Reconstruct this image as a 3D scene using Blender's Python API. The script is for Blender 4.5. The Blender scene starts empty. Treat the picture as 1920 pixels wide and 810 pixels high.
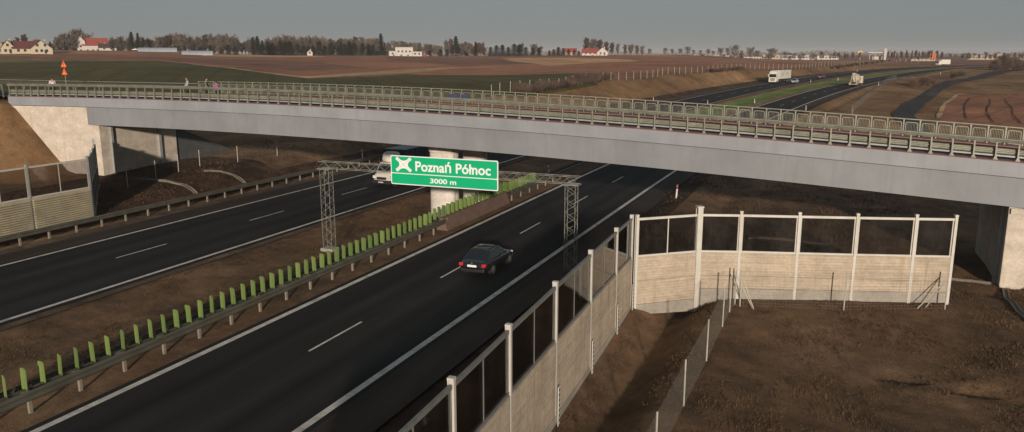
import bpy, bmesh, math, random
import numpy as np
from mathutils import Vector, Matrix
random.seed(7); rng = np.random.default_rng(7)
R = math.radians
scene = bpy.context.scene
COL = scene.collection

# ------------------------------------------------------------------ camera model (used to set the camera and to measure the site)
HC = 12.2; FPX = 1478.0; PITCH = math.atan(303.5/FPX); YAW = R(22.338)
cam_d = bpy.data.cameras.new('camera'); cam = bpy.data.objects.new('camera', cam_d); COL.objects.link(cam)
cam_d.sensor_width = 36; cam_d.lens = FPX/1920*36; cam_d.clip_end = 12000; cam_d.clip_start = .3
cam.location = (0, 0, HC); cam.rotation_euler = (math.pi/2-PITCH, 0, YAW); scene.camera = cam

def spot(px, dist, z=None):
    """a point on the land at a bearing (given in survey pixels of the photograph) and a distance"""
    a = math.atan((px-960)/(FPX/math.cos(PITCH))) - YAW
    x, y = dist*math.sin(a), dist*math.cos(a)
    return Vector((x, y, T(x, y) if z is None else z))

# ------------------------------------------------------------------ node materials
def mat(name): 
    m = bpy.data.materials.new(name); m.use_nodes = True
    nt = m.node_tree; b = nt.nodes['Principled BSDF']
    return m, nt, b
def N(nt, t, **k):
    n = nt.nodes.new(t)
    for a, v in k.items():
        if a.startswith('_'): n.inputs[a[1:].replace('_', ' ')].default_value = v
        else: setattr(n, a, v)
    return n
def noise(nt, scale, detail=4, rough=.55, vec=None, dist=0.):
    n = N(nt, 'ShaderNodeTexNoise'); n.inputs['Scale'].default_value = scale; n.inputs['Detail'].default_value = detail
    n.inputs['Roughness'].default_value = rough; n.inputs['Distortion'].default_value = dist
    if vec: nt.links.new(vec, n.inputs['Vector'])
    return n
def coords(nt, kind='Object', scale=None, rot=None):
    t = N(nt, 'ShaderNodeTexCoord')
    if scale is None and rot is None: return t.outputs[kind]
    mp = N(nt, 'ShaderNodeMapping')
    if scale: mp.inputs['Scale'].default_value = scale
    if rot: mp.inputs['Rotation'].default_value = rot
    nt.links.new(t.outputs[kind], mp.inputs['Vector']); return mp.outputs['Vector']
def ramp(nt, fac, stops):
    r = N(nt, 'ShaderNodeValToRGB'); e = r.color_ramp.elements
    while len(e) > 1: e.remove(e[-1])
    for i, (p, c) in enumerate(stops):
        if i == 0: e[0].position = p; el = e[0]
        else: el = e.new(p)
        el.color = (*c, 1) if len(c) == 3 else c
    nt.links.new(fac, r.inputs['Fac']); return r.outputs['Color']
def mix(nt, a, b, fac, mode='MIX'):
    m = N(nt, 'ShaderNodeMix', data_type='RGBA', blend_type=mode)
    for s, v in ((0, fac), (6, a), (7, b)):
        if hasattr(v, 'is_output'): nt.links.new(v, m.inputs[s])
        else: m.inputs[s].default_value = (*v, 1) if isinstance(v, tuple) and len(v) == 3 else v
    return m.outputs[2]
def bump(nt, b, h, dist=.02, strength=.6):
    n = N(nt, 'ShaderNodeBump'); n.inputs['Distance'].default_value = dist; n.inputs['Strength'].default_value = strength
    nt.links.new(h, n.inputs['Height']); nt.links.new(n.outputs['Normal'], b.inputs['Normal'])
def plain(name, c, rough=.6, metal=0., var=.18, scale=3., spec=.5, dirt=None, coat=0.):
    m, nt, b = mat(name)
    n = noise(nt, scale, 5, .6, coords(nt))
    lo = tuple(x*(1-var) for x in c); hi = tuple(min(1, x*(1+var)) for x in c)
    col = ramp(nt, n.outputs['Fac'], [(.3, lo), (.7, hi)])
    if dirt:
        n2 = noise(nt, scale*.4, 6, .7, coords(nt, scale=(1, 1, .25)))
        f = ramp(nt, n2.outputs['Fac'], [(.5, (0, 0, 0)), (.72, (.8, .8, .8))])
        col = mix(nt, col, dirt, f)
    nt.links.new(col, b.inputs['Base Color']); b.inputs['Roughness'].default_value = rough
    b.inputs['Metallic'].default_value = metal; b.inputs['Specular IOR Level'].default_value = spec
    b.inputs['Coat Weight'].default_value = coat
    return m

def ground_mat(name, stops, fine=(.7, 9.), big=.06, bump_d=.12, lines=None, lcol=None, tint=None, dark=.45):
    m, nt, b = mat(name); v = coords(nt)
    n1 = noise(nt, big, 6, .62, v, .4); n2 = noise(nt, fine[0], 6, .7, v); n3 = noise(nt, fine[1], 4, .75, v)
    a = N(nt, 'ShaderNodeMath', operation='MULTIPLY_ADD'); nt.links.new(n2.outputs['Fac'], a.inputs[0]); a.inputs[1].default_value = .55
    nt.links.new(n1.outputs['Fac'], a.inputs[2])
    a2 = N(nt, 'ShaderNodeMath', operation='MULTIPLY_ADD'); nt.links.new(n3.outputs['Fac'], a2.inputs[0]); a2.inputs[1].default_value = dark
    nt.links.new(a.outputs[0], a2.inputs[2])
    s = N(nt, 'ShaderNodeMath', operation='MULTIPLY'); nt.links.new(a2.outputs[0], s.inputs[0]); s.inputs[1].default_value = 1/(1.55+dark)
    col = ramp(nt, s.outputs[0], stops)
    if lines:
        rot, sc, amt = lines
        w = N(nt, 'ShaderNodeTexWave'); w.inputs['Scale'].default_value = sc; w.inputs['Distortion'].default_value = .6
        w.inputs['Detail'].default_value = 3; w.inputs['Detail Scale'].default_value = .15
        nt.links.new(coords(nt, rot=(0, 0, rot)), w.inputs['Vector'])
        f = ramp(nt, w.outputs['Fac'], [(.0, (0, 0, 0)), (.85, (0, 0, 0)), (1, (amt, amt, amt))])
        col = mix(nt, col, lcol, f)
    n4 = noise(nt, big*3.1+.02, 7, .72, coords(nt, rot=(0, 0, .9)), .8); n5 = noise(nt, fine[1]*2.2, 3, .8, v)
    col = mix(nt, col, ramp(nt, n4.outputs['Fac'], [(.33, (.62, .64, .60)), (.5, (1., 1., 1.)), (.66, (1.30, 1.22, 1.10))]), .9, 'MULTIPLY')
    col = mix(nt, col, ramp(nt, n5.outputs['Fac'], [(.35, (.70,)*3), (.62, (1.35, 1.3, 1.2))]), .8, 'MULTIPLY')
    nt.links.new(col, b.inputs['Base Color']); b.inputs['Roughness'].default_value = .95; b.inputs['Specular IOR Level'].default_value = .15
    bump(nt, b, a2.outputs[0], bump_d, .9)
    return m

M = {}
M['verge'] = ground_mat('verge_grass', [(.36, (0.0500, 0.0329, 0.0215)), (.46, (0.1084, 0.0688, 0.0432)), (.54, (0.1877, 0.1196, 0.0724)), (.64, (0.2920, 0.1943, 0.1155))], fine=(.9, 14.), big=.09, bump_d=.22)
M['bank'] = ground_mat('dry_bank_grass', [(.36, (0.0929, 0.0552, 0.0284)), (.47, (0.1748, 0.1035, 0.0545)), (.56, (0.2622, 0.1610, 0.0853)), (.66, (0.3715, 0.2415, 0.1363))], big=.05, bump_d=.25)
M['soil'] = ground_mat('dark_soil', [(.38, (0.0250, 0.0156, 0.0109)), (.5, (0.0562, 0.0343, 0.0234)), (.62, (0.1170, 0.0702, 0.0437))], big=.2, bump_d=.2)
M['green'] = ground_mat('winter_crop', [(.35, (0.0607, 0.0554, 0.0198)), (.5, (0.0845, 0.0766, 0.0264)), (.65, (0.1122, 0.0924, 0.0356))], big=.012, bump_d=.05, lines=(R(-38), .035, .35), lcol=(.03, .03, .015))
M['plough'] = ground_mat('ploughed_soil', [(.38, (0.1924, 0.0935, 0.0578)), (.5, (0.3022, 0.1428, 0.0879)), (.62, (0.4533, 0.2143, 0.1209))], big=.010, bump_d=.1, lines=(R(20), .05, .3), lcol=(.10, .055, .035))
M['plough2'] = ground_mat('dark_ploughed_soil', [(.36, (0.1360, 0.0681, 0.0498)), (.5, (0.2145, 0.1098, 0.0785)), (.64, (0.3010, 0.1623, 0.1046))], big=.013, bump_d=.1, lines=(R(-15), .06, .3), lcol=(.07, .04, .03))
M['stubble'] = ground_mat('stubble', [(.36, (0.3887, 0.2235, 0.1205)), (.5, (0.5247, 0.3110, 0.1711)), (.64, (0.6608, 0.3887, 0.2235))], big=.02, bump_d=.05)
M['tan'] = ground_mat('dry_path_grass', [(.36, (0.2714, 0.1923, 0.1131)), (.5, (0.4072, 0.2828, 0.1696)), (.64, (0.5429, 0.3732, 0.2262))], big=.05, bump_d=.05)
M['medgrass'] = ground_mat('median_grass', [(.38, (0.0757, 0.1189, 0.0302)), (.5, (0.1296, 0.1901, 0.0518)), (.62, (0.2160, 0.2592, 0.0778))], big=.08, bump_d=.1)
M['olive'] = ground_mat('olive_meadow', [(.36, (0.1125, 0.0900, 0.0413)), (.5, (0.1594, 0.1219, 0.0600)), (.64, (0.2250, 0.1594, 0.0788))], big=.03, bump_d=.08)

def asphalt(name, base, wear=1.25, tracks=()):
    m, nt, b = mat(name); v = coords(nt)
    uv = lambda sc: coords(nt, 'UV', sc) if tracks else coords(nt, 'Object', sc)
    n1 = noise(nt, .25, 5, .6, uv((1, .12, 1))); n2 = noise(nt, 40, 2, .5, v); n3 = noise(nt, 1.3, 5, .7, uv((1, .04, 1))); n4 = noise(nt, .12, 5, .65, v)
    c = ramp(nt, n1.outputs['Fac'], [(.3, tuple(x*.8 for x in base)), (.7, tuple(x*wear for x in base))])
    c = mix(nt, c, ramp(nt, n3.outputs['Fac'], [(.3, (.72,)*3), (.7, (1.3,)*3)]), .9, 'MULTIPLY')
    c = mix(nt, c, ramp(nt, n4.outputs['Fac'], [(.35, (.8,)*3), (.65, (1.3,)*3)]), .7, 'MULTIPLY')
    c = mix(nt, c, ramp(nt, n2.outputs['Fac'], [(.3, (.7,)*3), (.7, (1.3,)*3)]), .6, 'MULTIPLY')
    if tracks:
        sx = N(nt, 'ShaderNodeSeparateXYZ'); nt.links.new(coords(nt, 'UV'), sx.inputs[0]); w0, w1 = tracks
        f = N(nt, 'ShaderNodeMapRange'); f.inputs['From Min'].default_value = w0; f.inputs['From Max'].default_value = w1; nt.links.new(sx.outputs[0], f.inputs['Value'])
        wob = N(nt, 'ShaderNodeMath', operation='MULTIPLY_ADD'); nt.links.new(n1.outputs['Fac'], wob.inputs[0]); wob.inputs[1].default_value = .03; nt.links.new(f.outputs[0], wob.inputs[2])
        t_ = ramp(nt, wob.outputs[0], [(.0, (1.5, 1.35, 1.2)), (.06, (1., 1., 1.)), (.15, (1.22,)*3), (.22, (.92,)*3), (.27, (.72,)*3), (.35, (1.5,)*3), (.45, (.95,)*3), (.51, (1.05,)*3), (.62, (1.5,)*3), (.72, (.72,)*3), (.83, (1.5,)*3), (.94, (1.,)*3), (1., (1.3, 1.2, 1.1))])
        c = mix(nt, c, t_, .85, 'MULTIPLY')
    nt.links.new(c, b.inputs['Base Color']); b.inputs['Roughness'].default_value = .88; b.inputs['Specular IOR Level'].default_value = .16
    bump(nt, b, n2.outputs['Fac'], .004, .4)
    return m
M['asphalt_left'] = asphalt('asphalt_left', (.0185, .0172, .0170), tracks=(-45.2, -34.9))
M['asphalt'] = asphalt('asphalt', (.0185, .0172, .0170), tracks=(-24.1, -15.3))
M['shoulder'] = asphalt('shoulder_asphalt', (.040, .031, .025), 1.5)
M['track'] = asphalt('track_asphalt', (.045, .043, .042), 1.3)
M['deck'] = asphalt('deck_asphalt', (.03, .03, .03))
M['paint'] = plain('road_paint', (.60, .56, .49), .7, var=.18, scale=2.5, dirt=(.20, .18, .155))
M['gravel'] = ground_mat('gravel_strip', [(.38, (.06, .045, .034)), (.5, (.10, .077, .058)), (.62, (.15, .115, .085))], big=.3, bump_d=.04)

def concrete(name, c, boards=0., stain=(.20, .11, .055), sa=.55, joints=None):
    m, nt, b = mat(name); v = coords(nt)
    n1 = noise(nt, .8, 6, .65, coords(nt, scale=(1, 1, 1.6))); n2 = noise(nt, 6, 4, .6, v)
    col = ramp(nt, n1.outputs['Fac'], [(.3, tuple(x*.78 for x in c)), (.7, tuple(min(1, x*1.15) for x in c))])
    col = mix(nt, col, ramp(nt, n2.outputs['Fac'], [(.35, (.88,)*3), (.65, (1.1,)*3)]), .8, 'MULTIPLY')
    # rain streaks: vertical, reddish, patchy
    ns = noise(nt, 1.7, 5, .7, coords(nt, scale=(1.6, 1.6, .10)))
    col = mix(nt, col, stain, ramp(nt, ns.outputs['Fac'], [(.54, (0, 0, 0)), (.75, (sa,)*3)]))
    h = n2.outputs['Fac']
    if boards:
        w = N(nt, 'ShaderNodeTexWave', bands_direction='Z'); w.inputs['Scale'].default_value = boards; w.inputs['Distortion'].default_value = .8
        w.inputs['Detail'].default_value = 2; nt.links.new(v, w.inputs['Vector'])
        nb = noise(nt, 1.6, 5, .65, coords(nt, scale=(.18, .18, 7)))
        col = mix(nt, col, ramp(nt, w.outputs['Fac'], [(.0, (.84,)*3), (.25, (1.,)*3)]), .7, 'MULTIPLY')
        col = mix(nt, col, ramp(nt, nb.outputs['Fac'], [(.3, (.74,)*3), (.7, (1.14,)*3)]), .65, 'MULTIPLY'); h = w.outputs['Fac']
    nt.links.new(col, b.inputs['Base Color']); b.inputs['Roughness'].default_value = .85; b.inputs['Specular IOR Level'].default_value = .25
    bump(nt, b, h, .015, .5)
    return m
M['conc'] = concrete('concrete', (.56, .49, .40), sa=.35)
M['pier'] = concrete('pier_concrete', (.66, .60, .52), sa=.2)
M['board'] = concrete('board_marked_concrete', (.47, .39, .29), boards=2.2, sa=.6)
M['absorb'] = concrete('ribbed_concrete', (.40, .35, .24), sa=.4)
M['stone'] = concrete('rough_concrete', (.145, .095, .072), sa=.3)
M['oldconc'] = concrete('old_concrete', (.33, .30, .25), sa=.2)
M['channel'] = concrete('channel_concrete', (.17, .15, .12), sa=.2)
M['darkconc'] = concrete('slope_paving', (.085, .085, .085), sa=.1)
def girder(name, c):
    m, nt, b = mat(name)
    n1 = noise(nt, .35, 5, .6, coords(nt)); ns = noise(nt, 2.2, 4, .7, coords(nt, scale=(1.5, 1.5, .12)))
    col = ramp(nt, n1.outputs['Fac'], [(.3, tuple(x*.84 for x in c)), (.7, tuple(x*1.1 for x in c))])
    col = mix(nt, col, tuple(x*.72 for x in c), ramp(nt, ns.outputs['Fac'], [(.5, (0,)*3), (.75, (.45,)*3)]))
    nt.links.new(col, b.inputs['Base Color']); b.inputs['Roughness'].default_value = .55
    return m
M['girder'] = girder('girder_paint', (.228, .235, .245))
M['fascia'] = girder('fascia_paint', (.272, .282, .298))
M['redcoat'] = plain('red_coating', (.20, .10, .09), .8)
M['galv'] = plain('galvanised_steel', (.25, .25, .195), .55, .35, .2, 2., dirt=(.17, .15, .11))
M['rail'] = plain('weathered_guardrail', (.105, .10, .075), .6, .3, .25, 1.2, dirt=(.10, .075, .05))
M['railpost'] = plain('guardrail_post', (.26, .23, .18), .6, .2)
M['truss'] = plain('truss_steel', (.25, .25, .215), .5, .3)
M['whitepost'] = plain('white_steel', (.52, .50, .44), .5, 0, .08, 2., dirt=(.42, .36, .27))
M['greypost'] = plain('grey_steel', (.33, .34, .32), .5, .2)
M['mullion'] = plain('dull_grey_frame', (.17, .165, .15), .6, .1)
M['fencepost'] = plain('fence_post', (.40, .38, .32), .6, .1)
M['wire'] = plain('fence_wire', (.22, .20, .17), .6, .3)
M['panelgreen'] = plain('green_plastic', (.135, .205, .062), .5, 0, .15, 1., dirt=(.09, .13, .04))
M['signgreen'] = plain('sign_green', (.0, .40, .17), .45, 0, .03, 1.)
M['signwhite'] = plain('sign_white', (.80, .80, .78), .5, 0, .03, 1.)
M['signback'] = plain('sign_back', (.35, .35, .35), .5, .4)
M['signpink'] = plain('sign_ramp_mark', (.45, .32, .32), .5)
M['orange'] = plain('sign_orange', (.86, .23, .03), .5, 0, .05)
M['redpaint'] = plain('red_paint', (.55, .03, .03), .5, 0, .05)
M['blackpaint'] = plain('black_paint', (.012, .012, .012), .6, 0, .05)
M['white'] = plain('white_plastic', (.72, .70, .66), .5, 0, .05)
M['yellow'] = plain('yellow_panel', (.80, .50, .04), .5, 0, .05)
M['blue'] = plain('blue_sheet', (.03, .045, .14), .6)

def glass(name, tint, refl=.5, trans=.8):
    m, nt, b = mat(name); nt.nodes.remove(b); o = nt.nodes['Material Output']
    t = N(nt, 'ShaderNodeBsdfTransparent'); t.inputs[0].default_value = (*tint, 1)
    g = N(nt, 'ShaderNodeBsdfGlossy'); g.inputs['Roughness'].default_value = .04; g.inputs['Color'].default_value = (.9, .9, .9, 1)
    d = N(nt, 'ShaderNodeBsdfDiffuse'); d.inputs[0].default_value = (.16, .14, .12, 1)
    n = noise(nt, 1.1, 5, .7, coords(nt, scale=(1, 1, .4)))
    f = ramp(nt, n.outputs['Fac'], [(.45, (.02,)*3), (.8, (.14,)*3)])
    m1 = N(nt, 'ShaderNodeMixShader'); nt.links.new(f, m1.inputs[0]); nt.links.new(t.outputs[0], m1.inputs[1]); nt.links.new(d.outputs[0], m1.inputs[2])
    fr = N(nt, 'ShaderNodeFresnel'); fr.inputs['IOR'].default_value = 1.5
    m2 = N(nt, 'ShaderNodeMixShader'); nt.links.new(fr.outputs[0], m2.inputs[0]); nt.links.new(m1.outputs[0], m2.inputs[1]); nt.links.new(g.outputs[0], m2.inputs[2])
    nt.links.new(m2.outputs[0], o.inputs['Surface']); return m
M['pane'] = glass('noise_barrier_glass', (.74, .74, .75))
def carpaint(name, c, rough=.25): return plain(name, c, rough, 0., .04, 2., .5, coat=.6)
M['autoglass'] = plain('car_glass', (.012, .018, .022), .12, 0, .05, 1., .4)
M['tyre'] = plain('tyre_rubber', (.02, .019, .018), .85)
M['rim'] = plain('wheel_rim', (.40, .38, .36), .35, .7)
M['trim'] = plain('black_trim', (.022, .022, .024), .6)
M['taillight'] = plain('tail_light', (.55, .02, .03), .2, coat=.5)
M['lamp'] = plain('head_light', (.75, .74, .70), .15, coat=.5)
M['chassis'] = plain('chassis', (.03, .028, .026), .7)

def leafy(name, c, var=.5, scale=.5):
    m, nt, b = mat(name); n = noise(nt, scale, 4, .6, coords(nt))
    oi = N(nt, 'ShaderNodeObjectInfo')
    col = ramp(nt, n.outputs['Fac'], [(.3, tuple(x*(1-var) for x in c)), (.7, tuple(x*(1+var) for x in c))])
    f = ramp(nt, oi.outputs['Random'], [(0, (.75, .78, .8)), (1, (1.25, 1.15, 1.05))])
    col = mix(nt, col, f, 1., 'MULTIPLY')
    nt.links.new(col, b.inputs['Base Color']); b.inputs['Roughness'].default_value = .9; b.inputs['Specular IOR Level'].default_value = .15
    return m
M['bark'] = leafy('bark', (.115, .090, .070), .25)
M['birch'] = leafy('pale_bark', (.46, .40, .34), .2)
M['twig'] = leafy('bare_twigs', (.19, .16, .135), .3, .3)
M['twigred'] = leafy('reddish_twigs', (.13, .092, .075), .3, .3)
M['needle'] = leafy('needles', (.040, .050, .028), .45, .6)
M['darkleaf'] = leafy('dark_evergreen', (.048, .052, .030), .45, .6)
M['panelgreen'] = leafy('green_slat_plastic', (.135, .205, .062), .18, 1.)
M['drygrass'] = leafy('dry_grass_blades', (.105, .066, .038), .55, .8)

# ------------------------------------------------------------------ mesh builder
class MB:
    def __init__(s): s.v = []; s.f = []
    def add(s, vs, fs):
        o = len(s.v); s.v += [tuple(v) for v in vs]; s.f += [tuple(i+o for i in f) for f in fs]; return s
    def box(s, c, d, rz=0., m=None):
        hx, hy, hz = d[0]/2, d[1]/2, d[2]/2; ca, sa = math.cos(rz), math.sin(rz); vs = []
        for x, y, z in ((-1,-1,-1),(1,-1,-1),(1,1,-1),(-1,1,-1),(-1,-1,1),(1,-1,1),(1,1,1),(-1,1,1)):
            X, Y = x*hx, y*hy; vs.append((c[0]+X*ca-Y*sa, c[1]+X*sa+Y*ca, c[2]+z*hz))
        return s.add(vs, ((0,3,2,1),(4,5,6,7),(0,1,5,4),(1,2,6,5),(2,3,7,6),(3,0,4,7)))
    def bar(s, p, q, w, h=None, n=None):
        """square bar w (sideways) x h (up) from p to q"""
        h = h or w; p = Vector(p); q = Vector(q); d = (q-p).normalized()
        up = Vector((0, 0, 1)) if abs(d.z) < .95 else Vector((0, 1, 0))
        a = d.cross(up).normalized(); b = a.cross(d).normalized()
        vs = []
        for e in (p, q):
            for i, j in ((-1,-1),(1,-1),(1,1),(-1,1)): vs.append(e+a*i*w/2+b*j*h/2)
        return s.add(vs, ((0,1,2,3),(7,6,5,4),(0,4,5,1),(1,5,6,2),(2,6,7,3),(3,7,4,0)))
    def tube(s, p, q, r, r2=None, n=8, cap=True):
        r2 = r if r2 is None else r2; p = Vector(p); q = Vector(q); d = (q-p).normalized()
        up = Vector((0, 0, 1)) if abs(d.z) < .95 else Vector((1, 0, 0))
        a = d.cross(up).normalized(); b = a.cross(d)
        vs = [e+(a*math.cos(t)+b*math.sin(t))*rr for e, rr in ((p, r), (q, r2)) for t in [2*math.pi*k/n for k in range(n)]]
        fs = [(k, (k+1) % n, n+(k+1) % n, n+k) for k in range(n)]
        if cap: fs += [tuple(range(n-1, -1, -1)), tuple(range(n, 2*n))]
        return s.add(vs, fs)
    def prism(s, poly, axis_vec):
        """closed polygon (3D points) pushed along a vector"""
        n = len(poly); a = Vector(axis_vec); p = [Vector(x) for x in poly]
        return s.add(p+[x+a for x in p], [tuple(range(n-1, -1, -1)), tuple(range(n, 2*n))]+[(k, (k+1) % n, n+(k+1) % n, n+k) for k in range(n)])
    def sweep(s, path, prof, close=True, cap=True):
        """prof: list of (side, up) offsets, path: list of (point, side_vector)"""
        n = len(prof); vs = []
        for p, sd in path:
            for a, b in prof: vs.append((p[0]+sd[0]*a, p[1]+sd[1]*a, p[2]+b))
        fs = []
        for i in range(len(path)-1):
            for k in range(n if close else n-1):
                fs.append((i*n+k, i*n+(k+1) % n, (i+1)*n+(k+1) % n, (i+1)*n+k))
        if close and cap: fs += [tuple(range(n-1, -1, -1)), tuple(range((len(path)-1)*n, len(path)*n))]
        return s.add(vs, fs)
    def build(s, name, m, parent=None, org=None, smooth=False, bevel=0.):
        if org is None: org = getattr(parent, '_o', None) if False else (ORG.get(parent.name, (0, 0, 0)) if parent else (0, 0, 0))
        me = bpy.data.meshes.new(name)
        me.from_pydata([(v[0]-org[0], v[1]-org[1], v[2]-org[2]) for v in s.v], [], s.f)
        bm = bmesh.new(); bm.from_mesh(me); bmesh.ops.recalc_face_normals(bm, faces=bm.faces); bm.to_mesh(me); bm.free()
        me.materials.append(m)
        if smooth: me.shade_smooth()
        o = bpy.data.objects.new(name, me); COL.objects.link(o)
        if parent: o.parent = parent; ORG[o.name] = ORG.get(parent.name, (0, 0, 0))
        else: o.location = org; ORG[o.name] = tuple(org)
        if bevel:
            b = o.modifiers.new('bevel', 'BEVEL'); b.width = bevel; b.segments = 2; b.limit_method = 'ANGLE'
        return o
ORG = {}
def tag(o, label=None, cat=None, group=None, kind=None):
    if label: o['label'] = label
    if cat: o['category'] = cat
    if group: o['group'] = group
    if kind: o['kind'] = kind
    return o
def thing(name, loc, label, cat, group=None, world=True):
    """Empty at a thing's base. Parts added with MB.build are given in world metres when world is True"""
    o = bpy.data.objects.new(name, None); COL.objects.link(o); o.location = loc; o.empty_display_size = .3
    ORG[o.name] = tuple(loc) if world else (0, 0, 0)
    return tag(o, label, cat, group)
def copy_tree(o, loc=None, rz=None, label=None, parent=None, group=None, scale=None):
    c = o.copy(); COL.objects.link(c); c.parent = parent; ORG[c.name] = (0, 0, 0)
    if loc is not None: c.location = loc
    if rz is not None: c.rotation_euler = (0, 0, rz)
    if scale is not None: c.scale = (scale,)*3 if not isinstance(scale, tuple) else scale
    if label: c['label'] = label
    if group: c['group'] = group
    for ch in list(o.children): copy_tree(ch, parent=c)
    return c

# ------------------------------------------------------------------ the lie of the land
kU = np.array([-400, 60, 85, 120, 160, 200, 240, 300, 350, 400, 450, 550, 700, 1000, 6000.])
kC = np.array([0, 0, 0, 1.1, 4.8, 10.3, 17.2, 30.4, 43.7, 58.6, 75.2, 113, 178, 330, 2900.])
kZ = np.array([0, 0, .02, .13, .6, 1.5, 2.46, 3.65, 4.49, 5.13, 5.4, 5.5, 5.4, 5.3, 5.3])
_us = np.arange(-400, 6000, 4.)
def _sm(k):
    y = np.interp(_us, kU, k); 
    for _ in range(3): y = np.convolve(np.pad(y, 3, mode='edge'), np.ones(7)/7, 'valid')
    return y
_C = _sm(kC); _Z = _sm(kZ)
_C -= np.interp(40, _us, _C); 
def Cu(u): return np.interp(u, _us, _C)
def Zu(u): return np.interp(u, _us, _Z)
def Hu(u): return math.atan((Cu(u+4)-Cu(u-4))/8)
def road_pt(u, off, dz=0.):
    h = Hu(u); return Vector((Cu(u)+off*math.cos(h), u-off*math.sin(h), Zu(u)+dz))
CP = np.array([(-55,150,5.1),(-50,185,5.9),(-41,241,6.5),(-30,285,6.9),(-10,400,7),(-64,62,1.6),(-62,45,1.2),(-64,20,1.4),(-70,75,2.6),(-75,100,4),
  (-100,90,4.4),(-150,120,5.2),(-250,200,8),(-361,268,12.2),(-458,387,14.6),(-351,487,11.2),(-250,350,9),(-175,574,11.2),(-176,872,11.3),
  (-100,400,8),(-52,898,6.2),(41,611,5.8),(137,953,5.6),(20,170,.9),(28,200,1.7),(60,300,3.9),(100,450,5.4),(30,100,.2),(16,60,-.5),(10,48,-.45),
  (0,44,.55),(4,42,.6),(-3,37,.5),(-3,28,.15),(2,30,.1),(0,10,0),(20,20,-.2),(40,40,-.3),(200,400,6),(300,600,6.2),(400,300,5.5),(100,100,1),(200,150,2),
  (-120,0,3),(-70,0,1.5),(-150,-80,3),(60,-60,0),(0,-100,0),(-40,-150,0),(1500,2500,6),(-1000,3000,12),(0,3000,11),(-2500,1500,14),(-600,200,14),(2500,1000,7),(0,1500,9)], float)
def F(x, y):
    x = np.asarray(x, float); y = np.asarray(y, float)
    d2 = (x[..., None]-CP[:, 0])**2+(y[..., None]-CP[:, 1])**2
    w = 1/(d2+9)**1.6; return (w*CP[:, 2]).sum(-1)/w.sum(-1)
def cone(x, y, x0, sgn, y0, y1, top, sl):
    """fill of a bridge approach: a bank ending in a cone; the bank runs off towards sgn"""
    dx = np.maximum(0, (x-x0)*sgn); dy = np.maximum(0, np.maximum(y0-y, y-y1))
    return top-np.hypot(dx, dy)*sl
def TT(x, y):
    x = np.asarray(x, float); y = np.asarray(y, float)
    hh = np.arctan((Cu(y+4)-Cu(y-4))/8); t = (x-Cu(y))*np.cos(hh); z0 = Zu(y+np.clip(t, -120, 120)*np.sin(hh))
    f = F(x, y); und = .10*np.sin(x*.55+y*.21)*np.sin(y*.37-x*.13)+.05*np.sin(x*1.7)*np.sin(y*1.45)
    f = f+und*np.clip((np.abs(t+30)-25)/10, 0, 1)
    dl = np.maximum(0, -49.6-t); dr = np.maximum(0, t+13.0)
    near = (y < 140)
    L = np.clip(f, z0-.1-dl/1.8, z0-.1+dl/2.0)
    # ditch at the foot of the left bank
    L = L-.5*np.exp(-((dl-3.2)/1.1)**2)*(dl > 0)
    Rr = np.clip(f, z0-.08-dr/2.5, z0-.08+dr/2.5)
    ditch_c = -6.9+np.clip(y-34, 0, 8)*.12
    dd = np.where(y < 60, 1.0, .5)*np.exp(-((t-np.where(y < 60, ditch_c, -8.5))/(1.15))**2)*np.where(y < 60, np.clip((47-y)/6, .25, 1), 1)
    Rr = Rr-dd*np.clip((t+9.2)/1.2, 0, 1)
    mid = z0-.09-.30*np.exp(-((t+31.)/2.2)**2)+.04*np.sin(x*2.1)*np.sin(y*.9)
    z = np.where(t < -49.6, L, np.where(t > -13.0, Rr, np.where((t < -34.3) | (t > -24.7), z0-.1, mid)))
    z = np.where((t > -34.9) & (t < -34.3), z0-.09, z)
    # dip added across the right-hand meadow so low sun shades a dark streak
    rx = np.clip((x-1.2)/1.2, 0, 1)*np.clip((9.5-x)/2, 0, 1); ry = 32.3-(x-1.2)*.26
    z = z-.28*rx*np.exp(-((y-ry)/.33)**2)
    z = np.maximum(z, cone(x, y, -72.6, 1, 50.2, 59.5, 7.7, .93))
    z = np.maximum(z, cone(x, y, 17.5, -1, 48.6, 57.2, 5.3, .78))
    return z
def T(x, y): return float(TT(np.array([x]), np.array([y]))[0])
def ground_hit(px, py, fn=None):
    cp, sp = math.cos(PITCH), math.sin(PITCH); r = (px-960)/FPX; d = (py-405)/FPX
    X, Y, Z = r, cp-d*sp, -d*cp-sp
    ca, sa = math.cos(YAW), math.sin(YAW); D = np.array([X*ca-Y*sa, X*sa+Y*ca, Z])
    t = np.concatenate([np.arange(10, 300, .25), np.arange(300, 4000, 2.)]); P = t[:, None]*D+[0, 0, HC]
    s = P[:, 2]-TT(P[:, 0], P[:, 1]); i = int(np.argmax(s < 0)) or len(t)-1
    return Vector(P[i])

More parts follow.
